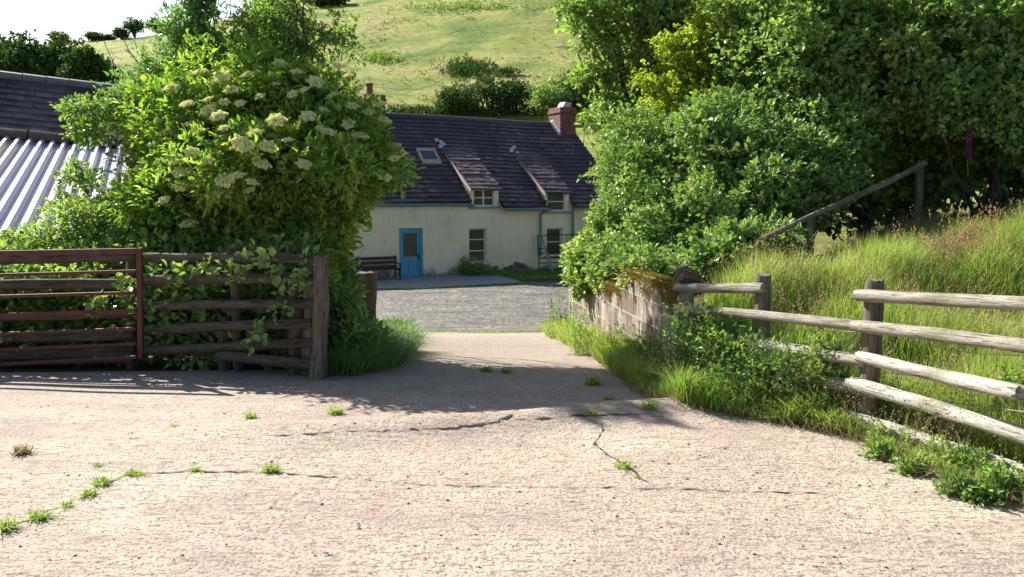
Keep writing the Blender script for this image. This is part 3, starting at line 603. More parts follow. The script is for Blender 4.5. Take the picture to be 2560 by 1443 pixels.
# metal gate and plank leaning on the cottage
ga, gb = hs(1347, 630, .5)[0], hs(1347, 630, .5)[0] + 2.9; gz0, gz1 = ZF + .1, hs(1360, 588, .5)[1]
gt = empty('metal_gate', HW((ga + gb) / 2, .5, gz0), 'dark metal field gate propped against the cottage below its right window', 'gate')
mb = MB()
for s_ in (ga, gb, (ga + gb) / 2): mb = MB(); mb.tube([HW(s_, .55, gz0), HW(s_, .4, gz1)], .03 if s_ != (ga + gb) / 2 else .015, 6); mb.build('upright', M_darkmetal, gt)
for f in (0.03, .22, .36, .5, .62, .99):
    mb = MB(); mb.tube([HW(ga, .55 - .15 * f, gz0 + (gz1 - gz0) * f), HW(gb, .55 - .15 * f, gz0 + (gz1 - gz0) * f)], .024, 6); mb.build('bar', M_darkmetal, gt)
a_, b_ = hs(1352, 584, .55), hs(1382, 690, 1.0); mb = MB(); p1 = Vector(HW(a_[0], .5, a_[1])); p2 = Vector(HW(b_[0], 1.0, ZF + .05)); q = U * .05
mb.box([tuple(p2 - q), tuple(p2 + q), tuple(p2 + q + NO * .03), tuple(p2 - q + NO * .03), tuple(p1 - q), tuple(p1 + q), tuple(p1 + q + NO * .03), tuple(p1 - q + NO * .03)])
tag(mb.build('plank', M_logpale), 'pale wooden plank leaning against the dark metal gate by the cottage', 'plank')
# ------------------------------------------------ farm shed on the left
T0 = P(0, 347, 16.5); SU = Vector((.925, .38, 0)); T1r = ray(300, 373); k_ = None
def shp(px, py):                                      # pixel onto the vertical plane through the sheet roof's top line
    n = Vector((.38, -.925, 0)); r = Vector(ray(px, py)); d = (T0 - Vector((0, 0, EYE))).dot(n) / r.dot(n); return Vector((0, 0, EYE)) + r * d
T1 = shp(300, 374); DS = (T1 - T0) / (T1 - T0).dot(SU); SN = Vector((.38, -.925, 0))
def SH(s, t, dz=0): return T0 + DS * s + SN * t + Vector((0, 0, dz - .27 * t))
she = (T1 - T0).dot(SU)
shed = empty('farm_shed', (SH(3, 3).x, SH(3, 3).y, h(SH(3, 3).x, SH(3, 3).y)), 'low farm shed with a shiny corrugated lean-to roof below dark slates', 'shed')
SE = 2.6; mb = MB(); s = -7.0; RL = 5.9
while s < SE:
    tv = random.random(); prof = [(0, 0), (.09, 0), (.112, .085), (.165, .085), (.19, 0), (.2, 0)]
    V = [tuple(SH(s + a, t, b)) for t in (0, RL) for a, b in prof]
    for k in range(5): mb.add([V[k], V[k + 1], V[6 + k + 1], V[6 + k]], [[0, 3, 2, 1]], tv)
    s += .2
shr = mb.build('corrugated_roof', M_sheet, shed)
mb = MB(); s = -7
while s < SE - .7: mb.tube([SH(s + .02, -.05, .1), SH(s + .72, -.05, .1)], [.13, .12], 10); s += .75
mb.build('ridge_cap', M_beam, shed)
mb = MB(); 
def SL2(s, t, z): return T0 + DS * s + SN * t + Vector((0, 0, z))
rz = shp(0, 215).z - T0.z + .35
gau = 10
for i in range(gau):
    f0 = i / gau; f1 = (i + 1.15) / gau; s = -7 - (.18 if i % 2 else 0)
    while s < SE - .3:
        l = .03 + random.uniform(-.008, .01); a = SL2(s + .005, -.1 - 1.8 * f0, .05 + rz * f0 + l); b = SL2(s + .36, -.1 - 1.8 * f0, .05 + rz * f0 + l); c = SL2(s + .36, -.1 - 1.8 * f1, .05 + rz * f1); d = SL2(s + .005, -.1 - 1.8 * f1, .05 + rz * f1)
        mb.add([tuple(a), tuple(b), tuple(c), tuple(d), tuple(a - Vector((0, 0, .025))), tuple(b - Vector((0, 0, .025)))], [[0, 1, 2, 3], [4, 5, 1, 0]], np.clip(random.gauss(.45, .25), 0, 1)); s += .365
mb.add([tuple(SL2(-7, -.1, .02)), tuple(SL2(SE, -.1, .02)), tuple(SL2(SE, -1.9, .02 + rz)), tuple(SL2(-7, -1.9, .02 + rz))], [[0, 1, 2, 3]], 0)
mb.add([tuple(SL2(-7, -1.9, .05 + rz)), tuple(SL2(SE, -1.9, .05 + rz)), tuple(SL2(SE, -4.2, .0)), tuple(SL2(-7, -4.2, .0))], [[0, 1, 2, 3]], 0)
sr = mb.build('slate_roof', M_slate, shed)
mb = MB(); s = -7
while s < SE - .4: mb.tube([SL2(s + .01, -1.9, rz + .07), SL2(s + .44, -1.9, rz + .065)], .1, 8); s += .45
mb.build('ridge_tiles', plain('grey_ridge', (.2, .2, .21), (.1, .1, .11), 5, .7), sr)
mb = MB(); e0, e1, e2, e3 = SH(-6.8, RL - .3, -.08), SH(SE - .1, RL - .3, -.08), SL2(SE - .1, -4.0, -.1), SL2(-6.8, -4.0, -.1)
base = [Vector((q.x, q.y, -1.6)) for q in (e0, e1, e2, e3)]
mb.box([tuple(q) for q in base] + [tuple(q) for q in (e0, e1, e2, e3)]); mb.add([tuple(SH(SE - .1, RL - .3, -.1)), tuple(SH(SE - .1, .0, -.05)), tuple(SL2(SE - .1, -1.9, rz - .05)), tuple(SL2(SE - .1, -4.0, -.1))], [[0, 1, 2, 3]]); mb.build('wall', M_stone, shed)
# ------------------------------------------------ logs, fences, gate
def log(name, a, b, r0, r1=None, mat=M_logpale, parent=None, seg=12, knob=.1, flat=1.0, bend=.0):
    a = Vector(a); b = Vector(b); r1 = r1 or r0; L = (b - a).length; n = max(6, int(L / .09)); V = []; ph = random.uniform(0, 20)
    for i in range(n + 1):
        f = i / n; rr = r0 + (r1 - r0) * f; rr *= 1 + knob * .5 * math.sin(f * L * 7 + ph) * math.sin(f * L * 3.1 + ph * 2)
        if i in (0, n): rr *= .9
        by = bend * math.sin(f * math.pi) + .008 * math.sin(f * L * 2.3 + ph)
        for k in range(seg):
            q = 2 * math.pi * k / seg; r_ = rr * (1 + knob * .35 * math.sin(q * 3 + ph + f * 4) + random.uniform(-.02, .02)); V.append((f * L + (random.uniform(-.015, .015) if i in (0, n) else 0), math.cos(q) * r_ * flat, math.sin(q) * r_ + by))
    F = [[i * seg + k, i * seg + (k + 1) % seg, (i + 1) * seg + (k + 1) % seg, (i + 1) * seg + k] for i in range(n) for k in range(seg)]
    mb = MB(); mb.add(V, F, .5); m0 = len(V)
    for i, fx in ((0, 0), (n, L)):
        mb.add([V[i * seg + k] for k in range(seg)] + [(fx, 0, 0 if not bend else 0)], [[k, (k + 1) % seg, seg] if i else [(k + 1) % seg, k, seg] for k in range(seg)], .9)
    o = mb.build(name, mat, None, True, (0, 0, 0)); 
    d = (b - a).normalized(); o.rotation_mode = 'QUATERNION'; o.rotation_quaternion = d.to_track_quat('X', 'Z'); place(o, a, parent); return o
# right-hand post and rail fence
FA = [(6.95, C_) for C_ in (0,)]
pA, pB, pC, pD = P(2182, 1095, 5.33), P(1910, 960, 6.1), P(1718, 930, 6.9), P(2578, 1200, 4.2)
fr = empty('rail_fence', (pA.x, pA.y, h(pA.x, pA.y)), 'weathered round pole fence with pale rails on the right of the drive', 'fence')
def fpost(px, ptop, Y, r, low=.25):
    t = P(px, ptop, Y); log('post', (t.x - .01, Y, h(t.x, Y) - low), (t.x, Y, t.z), r, r * .95, M_post, fr, 14, .06)
fpost(2186, 700, 5.33, .066, .35); fpost(1912, 688, 6.15, .062, .4); fpost(1716, 665, 6.95, .062, .5); fpost(2655, 640, 4.2, .062, .35)
def flineY(px): return np.interp(px, [1690, 1912, 2186, 2583], [6.88, 6.06, 5.24, 4.11])
def rail(x0, y0, x1, y1, th, mat, off=0, knob=.18, bend=0, Y0=None, Y1=None):
    Ya = (Y0 or flineY(x0)) - off; Yb = (Y1 or flineY(x1)) - off
    r0 = th[0] / 2 * Ya / FPX; r1 = th[1] / 2 * Yb / FPX
    return log('rail', P(x0, y0, Ya), P(x1, y1, Yb), r0, r1, mat, fr, 14, knob, 1, bend)
rail(1690, 717, 1908, 722, (24, 27), M_logpale, .0, .15); rail(2142, 735, 2640, 768, (32, 37), M_logpale, .0, .12)
rail(1690, 773, 2175, 815, (23, 28), M_logpale, .01, .1, .004); rail(2135, 816, 2660, 876, (30, 42), M_logpale, .03, .12)
rail(1870, 862, 2165, 902, (30, 34), M_logpale, .0, .14); rail(2145, 888, 2545, 985, (31, 41), M_lognew, .03, .16); rail(2500, 968, 2680, 1010, (40, 44), M_logpale, .0)
rail(1960, 930, 2190, 985, (28, 40), M_logpale, .0, .14); rail(2125, 958, 2660, 1118, (34, 50), M_lognew, .04, .12)
rail(2060, 1024, 2660, 1212, (31, 50), M_lognew, .03, .14)
mb = MB()
q = log('rail_stub', P(1697, 690, 6.8), P(1745, 702, 6.9), .065, .05, M_logdark, fr, 12, .1)
for pts in ([(1700, 793), (1905, 822)], [(1935, 826), (2160, 830)], [(2170, 833), (2300, 862), (2450, 885), (2640, 893)], [(1900, 845), (2160, 880)], [(2200, 930), (2400, 955), (2640, 975)], [(2180, 945), (2330, 1000), (2640, 1040)]):
    mb.tube([P(x, y, flineY(x) + .05) for x, y in pts], .0022, 4)
mb.build('wire', M_wire, fr)
# left-hand timber fence behind the metal gate
def flY(px): return np.interp(px, [-300, 350, 560, 800], [7.95, 7.75, 7.6, 7.3])
fl_ = empty('stockyard_fence', (P(560, 880, 7.6).x, 7.6, -.02), 'dark shaded timber rail fence overgrown with brambles on the left', 'fence')
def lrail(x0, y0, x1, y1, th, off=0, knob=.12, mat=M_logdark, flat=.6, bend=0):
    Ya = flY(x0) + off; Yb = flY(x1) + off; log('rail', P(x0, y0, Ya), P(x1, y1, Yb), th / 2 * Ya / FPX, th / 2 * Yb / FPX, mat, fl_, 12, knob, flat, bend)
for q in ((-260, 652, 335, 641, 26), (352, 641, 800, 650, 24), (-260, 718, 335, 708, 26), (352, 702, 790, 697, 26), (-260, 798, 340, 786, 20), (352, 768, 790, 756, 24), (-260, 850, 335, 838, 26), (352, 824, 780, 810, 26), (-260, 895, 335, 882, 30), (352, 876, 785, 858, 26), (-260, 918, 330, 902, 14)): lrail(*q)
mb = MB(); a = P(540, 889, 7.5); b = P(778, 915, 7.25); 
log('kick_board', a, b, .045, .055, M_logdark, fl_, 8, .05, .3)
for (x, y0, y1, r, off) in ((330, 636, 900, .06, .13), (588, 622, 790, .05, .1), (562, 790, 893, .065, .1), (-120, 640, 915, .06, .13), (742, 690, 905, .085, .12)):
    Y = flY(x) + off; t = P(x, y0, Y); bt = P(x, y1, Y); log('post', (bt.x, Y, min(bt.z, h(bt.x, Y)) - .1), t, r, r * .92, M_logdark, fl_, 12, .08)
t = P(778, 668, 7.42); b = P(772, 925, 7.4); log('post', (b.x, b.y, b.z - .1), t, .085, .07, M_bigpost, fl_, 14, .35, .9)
t = P(806, 640, 7.25); b = P(792, 945, 7.2)
log('gatepost', (b.x, b.y, b.z - .15), t, .085, .062, M_bigpost, fl_, 16, .3, .9)
# red metal gate folded back along it
gy0 = 7.55
mg = empty('field_gate', P(350, 898, gy0), 'rusty red tubular metal gate folded back against the left fence', 'gate')
def gp(x, y): return P(x, y, gy0 + (350 - x) * .0004)
def bar(name, x0, y0, x1, y1, th, dep=.035):
    a, b = gp(x0, y0), gp(x1, y1); Hh = th / 2 * gy0 / FPX; mb = MB(); d = (b - a).normalized(); up = Vector((0, 0, 1)) if abs(d.z) < .5 else Vector((1, 0, 0)); 
    ys_ = Vector((0, dep / 2, 0)); u = up * Hh
    mb.box([tuple(a - u - ys_), tuple(b - u - ys_), tuple(b - u + ys_), tuple(a - u + ys_), tuple(a + u - ys_), tuple(b + u - ys_), tuple(b + u + ys_), tuple(a + u + ys_)]); 
    o = mb.build(name, M_rust, mg); bm = o.modifiers.new('bevel', 'BEVEL'); bm.width = .004; bm.segments = 2; return o
bar('top_rail', -320, 639, 342, 627, 13, .04)
for x0, y0, x1, y1, th in ((-320, 697, 341, 678, 8), (-320, 750, 341, 732, 8), (-320, 800, 341, 778, 12), (-320, 846, 341, 822, 8), (-320, 887, 341, 860, 8), (-320, 927, 341, 893, 9)): bar('bar', x0, y0, x1, y1, th, .03)
bar('end_upright', 349, 620, 352, 896, 13, .042)
# ------------------------------------------------ concrete block wall
wa = P(1690, 960, 6.85); wb = G(1421, 850); wb = Vector((wb.x, wb.y, 0)); wa = Vector((wa.x, wa.y, 0))
WD = (wb - wa); WL = WD.length; WD.normalize(); WN = Vector((WD.y, -WD.x, 0))
if WN.x > 0: WN = -WN
bw = empty('block_wall', (wb.x, wb.y, h(wb.x, wb.y)), 'mossy grey concrete block wall with stepped top at the drive edge', 'wall')
mb = MB(); mm = MB(); ms = MB(); CH, BL = .222, .445
ncol = int(WL / BL) + 1
for c in range(-1, 8):
    for k in range(ncol + 1):
        s = k * BL + (BL / 2 if c % 2 else 0) - BL / 2; e = min(s + BL, WL); s = max(s, 0)
        if e - s < .05: continue
        f = ((s + e) / 2) / WL; p = wa + WD * ((s + e) / 2); top = np.interp(f, [0, .2, .5, 1], [.96, .86, .7, .52]); z0 = -.75 + c * CH + .0
        z0 = -.95 + (c + 1) * CH
        if z0 + CH * .55 > top: continue
        j = random.uniform(-.004, .004); a = wa + WD * (s + .006) + WN * j; b = wa + WD * (e - .006) + WN * j; q = -WN * .14
        mb.box([(*a.xy, z0 + .006), (*b.xy, z0 + .006), (*(b + q).xy, z0 + .006), (*(a + q).xy, z0 + .006), (*a.xy, z0 + CH - .006), (*b.xy, z0 + CH - .006), (*(b + q).xy, z0 + CH - .006), (*(a + q).xy, z0 + CH - .006)])
        a = wa + WD * s + WN * .004; b = wa + WD * e + WN * .004; q = WN * -.13
        mm.box([(*a.xy, z0 + CH - .008), (*b.xy, z0 + CH - .008), (*(b + q).xy, z0 + CH - .008), (*(a + q).xy, z0 + CH - .008), (*a.xy, z0 + CH + .007), (*b.xy, z0 + CH + .007), (*(b + q).xy, z0 + CH + .007), (*(a + q).xy, z0 + CH + .007)])
        if z0 + 1.6 * CH > top:
            n = 300; u = rng.random(n) * (e - s) + s; dd = rng.random(n) ** 1.7; big = .05 + .2 * (.5 + .5 * np.sin(u * 9 + c)); drop = dd * big
            base = np.array(wa)[None] + np.array(WD)[None] * u[:, None] + np.array(WN)[None] * rng.uniform(.0, .02, n)[:, None]; base[:, 2] = z0 + CH - drop
            keep = f < .97
            leaf_mesh(ms, base, unit(np.array([[WN.x, WN.y, -.9]]) + rng.normal(size=(n, 3)) * .5), unit(np.array([[WN.x, WN.y, .4]]) + rng.normal(size=(n, 3)) * .5), np.full(n, .02), .8)
            base2 = base.copy(); base2[:, :2] -= np.array(WN)[None, :2] * rng.random(n)[:, None] * .15; base2[:, 2] = z0 + CH + .005
            leaf_mesh(ms, base2, unit(rng.normal(size=(n, 3)) + [0, 0, .8]), unit(rng.normal(size=(n, 3))), np.full(n, .022), .8)
mb.build('blocks', M_block, bw); mm.build('mortar', M_mortar, bw)
M_mossl = leafmat('moss_tuft', [(.08, .045, .02), (.18, .12, .025), (.28, .2, .03), (.24, .22, .05)], .2, .9, .1)
ms.build('moss', M_mossl, bw)
# dark old gatepost beside the elder
t = P(912, 682, 12.5); log_o = log('gatepost', (t.x, 12.5, h(t.x, 12.5) - .1), t, .16, .15, M_logdark, None, 14, .2); tag(log_o, 'thick dark old gatepost beyond the elder bush before the cottage bench', 'gatepost')
t2 = P(850, 702, 12.4); 
# fallen pole and wire posts in the right bank
o = log('fallen_pole', P(1898, 600, 7.5), P(2312, 408, 9.1), .026, .032, M_post, None, 12, .06, 1, -.015); tag(o, 'grey fallen pole slanting up across the brambles of the bank', 'pole')
for (x, y0, y1, Y, r, lab) in ((2300, 405, 505, 9.7, .05, 'dark wooden stake standing in the shade under the hazels'), (2027, 540, 615, 8.3, .04, 'short pale stake holding up the fallen pole in the brambles')):
    t = P(x, y0, Y); o = log('stake', (t.x, Y, P(x, y1, Y).z - .3), t, r, r, M_post); tag(o, lab, 'stake')
# ------------------------------------------------ big plants
def plant(name, loc, label, cat, group=None): return empty(name, loc, label, cat, group)
def B(px, py, Y, r):
    s = Y / FPX
    if hasattr(r, '__len__'): return (P(px, py, Y), (r[0] * s, (r[2] if len(r) > 2 else r[0]) * s, r[1] * s))
    return (P(px, py, Y), (r * s, r * s, r * s))
# elder
eb = [B(600, 270, 9.2, (170, 120)), B(760, 275, 9.2, (130, 105)), B(850, 340, 9.0, (110, 100)), B(470, 350, 9.4, (150, 110)), B(700, 400, 8.8, (230, 140)), B(885, 420, 8.8, (105, 105)), B(500, 480, 8.9, (150, 110)), B(775, 540, 8.7, (110, 115)), B(640, 560, 8.8, (140, 110)), B(760, 640, 8.5, (80, 90)), B(815, 520, 8.8, (85, 110))]
el = plant('elder_bush', (P(700, 700, 8.9).x, 8.9, h(P(700, 700, 8.9).x, 8.9)), 'large flowering elder bush with cream blossom beside the gatepost', 'bush')
mb = MB(); tw = MB(); p, d = sample_blobs(eb, 9500, .6, 1.04, .3, gap=.35, fr=5)
sprays(mb, p, d, 7, .16, .062, .42, .35, .45, .35, (tw, 120), tshift=.05); p, d = sample_blobs(eb, 1500, .25, .6, .1, False); sprays(mb, p, d, 6, .25, .11, .5)
mb.build('foliage', L_elder, el); tag(tw.build('twigs', M_bark, el), kind='stuff')
branches((P(700, 800, 9).x, 9, h(P(700, 800, 9).x, 9) - .1), [P(600, 280, 9.2), P(800, 300, 9.1), P(900, 420, 8.9), P(480, 400, 9.3), P(700, 420, 8.9), P(820, 560, 8.7)], .07, 'stem', el)
fm = []
for v in range(3):
    m_ = MB(); n = 340; a = rng.random(n) * 6.283; r = np.sqrt(rng.random(n)); q = np.stack([np.cos(a) * r * .085, np.sin(a) * r * .075, .02 - .025 * r * r + .006 * rng.normal(size=n)], 1)
    q += .01 * np.stack([np.sin(a * 5), np.cos(a * 5), 0 * a], 1)
    leaf_mesh(m_, q, unit(rng.normal(size=(n, 3)) * [1, 1, .2]), unit(rng.normal(size=(n, 3)) * .35 + [0, 0, 1]), np.full(n, .02), 1.0, .05); fm.append(m_)
sp_list = [(420, 330), (395, 300), (470, 260), (430, 220), (500, 180), (380, 360), (410, 500), (350, 420), (560, 190), (480, 380), (520, 400), (540, 205), (520, 248), (560, 255), (600, 258), (700, 160), (620, 185), (742, 180), (790, 205), (730, 235), (760, 225), (850, 165), (870, 190), (900, 215), (520, 275), (545, 290), (640, 330), (600, 355), (615, 365), (590, 440), (640, 395), (655, 410), (450, 430), (450, 465), (560, 452), (630, 455), (625, 475), (560, 480), (530, 490), (920, 280), (960, 300), (950, 260), (820, 330), (800, 320), (870, 310), (990, 365), (1000, 380), (985, 395), (960, 440), (880, 380), (690, 210), (650, 240), (580, 225), (830, 240), (770, 290), (690, 300), (720, 350), (760, 410), (900, 340), (500, 330), (480, 310), (470, 560), (430, 400), (840, 160), (880, 265), (810, 275), (560, 320), (670, 365)]
flm = None
bl = eb
for i, (x, y) in enumerate(sp_list):
    # sit each umbel on the front surface of the crown
    best = 9.0
    for Yt in np.arange(7.6, 9.6, .05):
        q = P(x, y, Yt)
        if any(((q.x - b[0].x) / b[1][0]) ** 2 + ((q.y - b[0].y) / b[1][1]) ** 2 + ((q.z - b[0].z) / b[1][2]) ** 2 < 1.0 for b in eb): best = Yt; break
    q = P(x, y, best - .13)
    if i < 3: fo = fm[i].build('flower_head', L_flower, None, False, (0, 0, 0)); fm[i] = fo; o = fo
    else: o = fm[i % 3].copy(); C.objects.link(o)
    o.parent = el; o.location = q - W[el.name]; sc = random.uniform(.5, 1.05); o.scale = (sc,) * 3
    o.rotation_euler = (random.uniform(.2, .9), random.uniform(-.4, .4), random.uniform(0, 6)) if False else (random.uniform(.25, 1.0), random.uniform(-.4, .4), 0)
def shrub(name, blobs, root, label, cat, mat, n, k=7, length=.2, leaf=.06, asp=.6, lump=.22, gap=.1, stem=.04, inner=.2, up=.35, rand=.5, twig=60, lo=.55, tops=None, tshift=0, droop=.25, group=None):
    t = plant(name, (root[0], root[1], h(root[0], root[1])), label, cat, group); mb = MB(); tw = MB()
    p, d = sample_blobs(blobs, n, lo, 1.05, lump, gap=gap, fr=5); sprays(mb, p, d, k, length, leaf, asp, up, rand, droop, (tw, twig), tshift=tshift)
    if inner:
        p, d = sample_blobs(blobs, int(n * inner), .2, lo, .1, False); sprays(mb, p, d, max(4, k - 2), length * 1.2, leaf * 1.3, asp)
    mb.build('foliage', mat, t)
    if twig: tag(tw.build('twigs', M_bark, t), kind='stuff')
    if stem:
        tp = tops or [tuple(Vector(b[0])) for b in blobs[:7]]
        branches((root[0], root[1], h(root[0], root[1]) - .1), tp, stem, 'trunk' if 'tree' in name else 'stem', t)
    return t
def root_at(px, Y): q = P(px, 700, Y); return (q.x, Y)
# saplings behind the elder, unseen upper crowns extended to lengthen the drive shadow
shrub('sapling_tree', [B(470, 90, 10.4, (75, 75)), B(440, 190, 10.4, (110, 70)), B(500, 20, 10.4, (55, 80)), B(420, 270, 10.2, (110, 70)), B(370, 230, 10.3, (55, 60)), B(480, -70, 10.4, (45, 80)), B(430, -150, 10.4, (70, 60))], root_at(470, 10.4), 'tall thin sapling with small glossy leaves rising left of the elder', 'tree', L_sap, 2300, 6, .16, .055, .5, .35, .35, .03, .05, twig=120, lo=.1)
shrub('sapling_tree', [B(690, 60, 10.6, (90, 80)), B(760, 120, 10.6, (80, 70)), B(640, 140, 10.6, (90, 60)), B(850, 90, 10.5, (40, 50)), B(720, -40, 10.6, (70, 80)), B(560, 140, 10.5, (60, 60)), B(740, -130, 10.5, (90, 60))], root_at(720, 10.6), 'leafy sapling standing behind the elder against the dark pine', 'tree', L_light, 2200, 6, .18, .055, .45, .35, .3, .03, .05, twig=120, lo=.1)
mb = MB()
for a, b in (((310, 235), (255, 90)), ((345, 160), (290, 70)), ((330, 240), (285, 190)), ((385, 200), (320, 85)), ((470, 300), (465, -40)), ((445, 300), (420, 60)), ((500, 250), (495, 20)), ((740, 130), (735, -30))):
    mb = MB(); limb(mb, P(*a, 10.3), P(*b, 10.3), .008, .003, 5, 6, .03); mb.build('bare_shoot', M_bark, bpy.data.objects['sapling_tree'])
# dog rose / bramble hedge in front of the shed
rosb = [B(320, 510, 9.6, (85, 60)), B(360, 425, 9.6, (65, 75)), B(380, 330, 9.6, (90, 90)), B(250, 560, 9.3, (120, 70)), B(120, 610, 9.1, (120, 50)), B(20, 650, 9.0, (90, 50)), B(380, 560, 9.0, (120, 80)), B(200, 440, 9.5, (50, 28)), B(330, 270, 9.7, (70, 70)), B(230, 330, 9.7, (60, 20)), B(225, 270, 9.6, (70, 16))]
ro = shrub('wild_rose', rosb, root_at(330, 9.6), 'sprawling wild rose with small white flowers over the corrugated roof', 'bush', L_light, 3900, 6, .16, .042, .6, .3, .3, .02, .08, twig=160, lo=.25)
p, d = sample_blobs(rosb, 420, .98, 1.06, .25); ok = d[:, 1] < .1; p = p[ok][:70]
mb = MB()
for k in range(5):
    a = k * 1.2566; leaf_mesh(mb, p, np.tile([math.cos(a), -.35, math.sin(a)], (len(p), 1)), np.tile([0., -1., .3], (len(p), 1)), np.full(len(p), .024), .9)
tag(mb.build('blossom', L_white, ro), kind='stuff')
shrub('bramble_bush', [B(60, 690, 8.6, (140, 70)), B(250, 690, 8.6, (150, 70)), B(430, 640, 8.7, (130, 60)), B(560, 630, 8.6, (90, 55)), B(130, 800, 8.6, (160, 90)), B(330, 800, 8.6, (150, 90)), B(0, 850, 8.5, (120, 60)), B(-100, 760, 8.5, (120, 100))], root_at(200, 8.7), 'pale leaved bramble thicket behind the red gate', 'bush', L_light, 3600, 6, .2, .06, .65, .25, .12, .015, .25, twig=120, lo=.5)
shrub('bramble_bush', [B(460, 760, 8.2, (120, 110)), B(620, 760, 8.2, (130, 120)), B(740, 720, 8.0, (70, 90)), B(560, 850, 8.1, (120, 60)), B(700, 850, 8.0, (90, 60)), B(690, 660, 8.1, (100, 50))], root_at(580, 8.3), 'dark shaded bramble growing through the left fence by the gatepost', 'bush', L_bramble, 1900, 6, .2, .065, .7, .28, .1, .015, .25, twig=80)
mb = MB(); cl = [(600, 665), (660, 668), (470, 680), (430, 690), (520, 670), (715, 755), (745, 710), (640, 800), (655, 840), (250, 740), (310, 740), (330, 715), (240, 760), (560, 690), (700, 690), (620, 655), (670, 640), (760, 660)]
for x, y in cl:
    q = np.array(P(x, y, flY(x) - .12)); pp = q + rng.normal(size=(5, 3)) * [.07, .03, .05]; sprays(mb, pp, np.tile([0., -1., .3], (5, 1)), 5, .14, .06, .75, .3, .5, .3, tshift=.2)
tb = plant('bramble_spray', P(600, 660, 7.5), 'trailing bramble shoots hanging over the dark left fence rails', 'bramble'); mb.build('leaves', L_dark, tb)
mb = MB(); 
for x, y in cl: limb(mb, P(x, y, flY(x) - .12), P(x + random.uniform(-30, 30), y + 50, flY(x) + .4), .003, .005, 4, 5, .1)
limb(mb, P(880, 505, 8.2), P(700, 640, 7.9), .003, .006, 4, 7, .05); limb(mb, P(700, 640, 7.9), P(735, 760, 7.6), .006, .006, 4, 6, .05)
mb.build('stem', M_bark, tb)
# nettles standing above the fence
for i, (x, y0, y1) in enumerate(((573, 530, 640), (620, 560, 650), (640, 600, 680), (665, 500, 660), (400, 590, 650), (330, 600, 650))):
    t = plant('nettle', P(x, y1, 8.0), ('tall pale nettle spike above the left fence, %s' % ('leftmost over the post top', 'between two taller ones', 'shortest of the cluster', 'highest of all', 'just right of the red gate end', 'behind the red gate end')[i]), 'nettle', 'nettles above the left fence')
    a = P(x, y0, 8.0); b = P(x, y1 + 60, 8.0); mb = MB(); limb(mb, b, a, .005, .002, 4, 6, .01); mb.build('stem', L_light, t); mb = MB(); nl = 9
    for k in range(nl):
        f = k / (nl - 1); q = np.array(b.lerp(a, .25 + .75 * f)); an = k * 1.57; n = 4
        aa = an + np.arange(n) * 1.57; leaf_mesh(mb, np.tile(q, (n, 1)), np.stack([np.cos(aa), np.sin(aa), -.35 + 0 * aa], 1), np.tile([0, 0, 1.], (n, 1)), np.full(n, .075 * (1 - f * .65)), .5, .1)
    mb.build('leaves', L_light, t)
# grass and weeds beside the gatepost, elder's shade put into their dark tints
def grass_patch(name, pts_fn, n, hmin, hmax, label, mat=L_grass, wid=.004, lean=.35, tl=0, tint=None, clump=.5):
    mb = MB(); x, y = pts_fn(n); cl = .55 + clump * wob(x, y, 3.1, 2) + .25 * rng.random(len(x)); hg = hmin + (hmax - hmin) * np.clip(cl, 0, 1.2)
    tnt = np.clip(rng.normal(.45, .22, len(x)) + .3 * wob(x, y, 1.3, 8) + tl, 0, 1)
    tips = blades(mb, x, y, hg, wid, lean, tint=tnt); o = mb.build(name, mat); tag(o, label, 'grass', kind='stuff'); return tips
def region(f):
    def fn(n): return f(n)
    return fn
def quad_px(corners, n):                              # random ground points in a pixel quad
    cs_ = [G(*c) for c in corners]; u = rng.random(n)[:, None]; v = rng.random(n)[:, None]; c = np.array([[q.x, q.y] for q in cs_])
    p = (c[0] * (1 - u) + c[1] * u) * (1 - v) + (c[3] * (1 - u) + c[2] * u) * v; return p[:, 0], p[:, 1]
def band(y0, y1, l, r, p=1.0):
    def fn(n):
        y = y0 + (y1 - y0) * rng.random(n) ** p; a = l(y); b = r(y); return a + (b - a) * rng.random(n), y
    return fn
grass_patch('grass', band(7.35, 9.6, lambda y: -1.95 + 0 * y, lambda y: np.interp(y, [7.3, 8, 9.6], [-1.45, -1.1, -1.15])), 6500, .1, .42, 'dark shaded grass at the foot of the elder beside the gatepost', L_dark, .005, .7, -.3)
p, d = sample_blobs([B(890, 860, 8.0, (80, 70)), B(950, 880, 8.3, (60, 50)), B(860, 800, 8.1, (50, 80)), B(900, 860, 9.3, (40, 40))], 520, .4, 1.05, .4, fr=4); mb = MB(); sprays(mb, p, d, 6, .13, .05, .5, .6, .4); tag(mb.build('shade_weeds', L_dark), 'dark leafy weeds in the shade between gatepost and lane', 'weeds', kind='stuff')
grass_patch('grass', band(9.6, 13.5, lambda y: -2.4 + 0 * y, lambda y: np.interp(y, [9.6, 11.5, 13.5], [-1.2, -1.45, -1.9])), 6000, .12, .35, 'grass along the left edge of the lane beyond the gateway', L_dark, .005, .5, -.2)  # dark leaf colour stands in for the elder's shade on this grass
shrub('privet_bush', [B(835, 700, 8.9, (50, 80)), B(845, 800, 8.3, (50, 70))], root_at(880, 9), 'low dark shrub in shade between gatepost and lane', 'bush', L_dark, 900, 6, .16, .05, .5, .2, .1, .02, .3, twig=30)
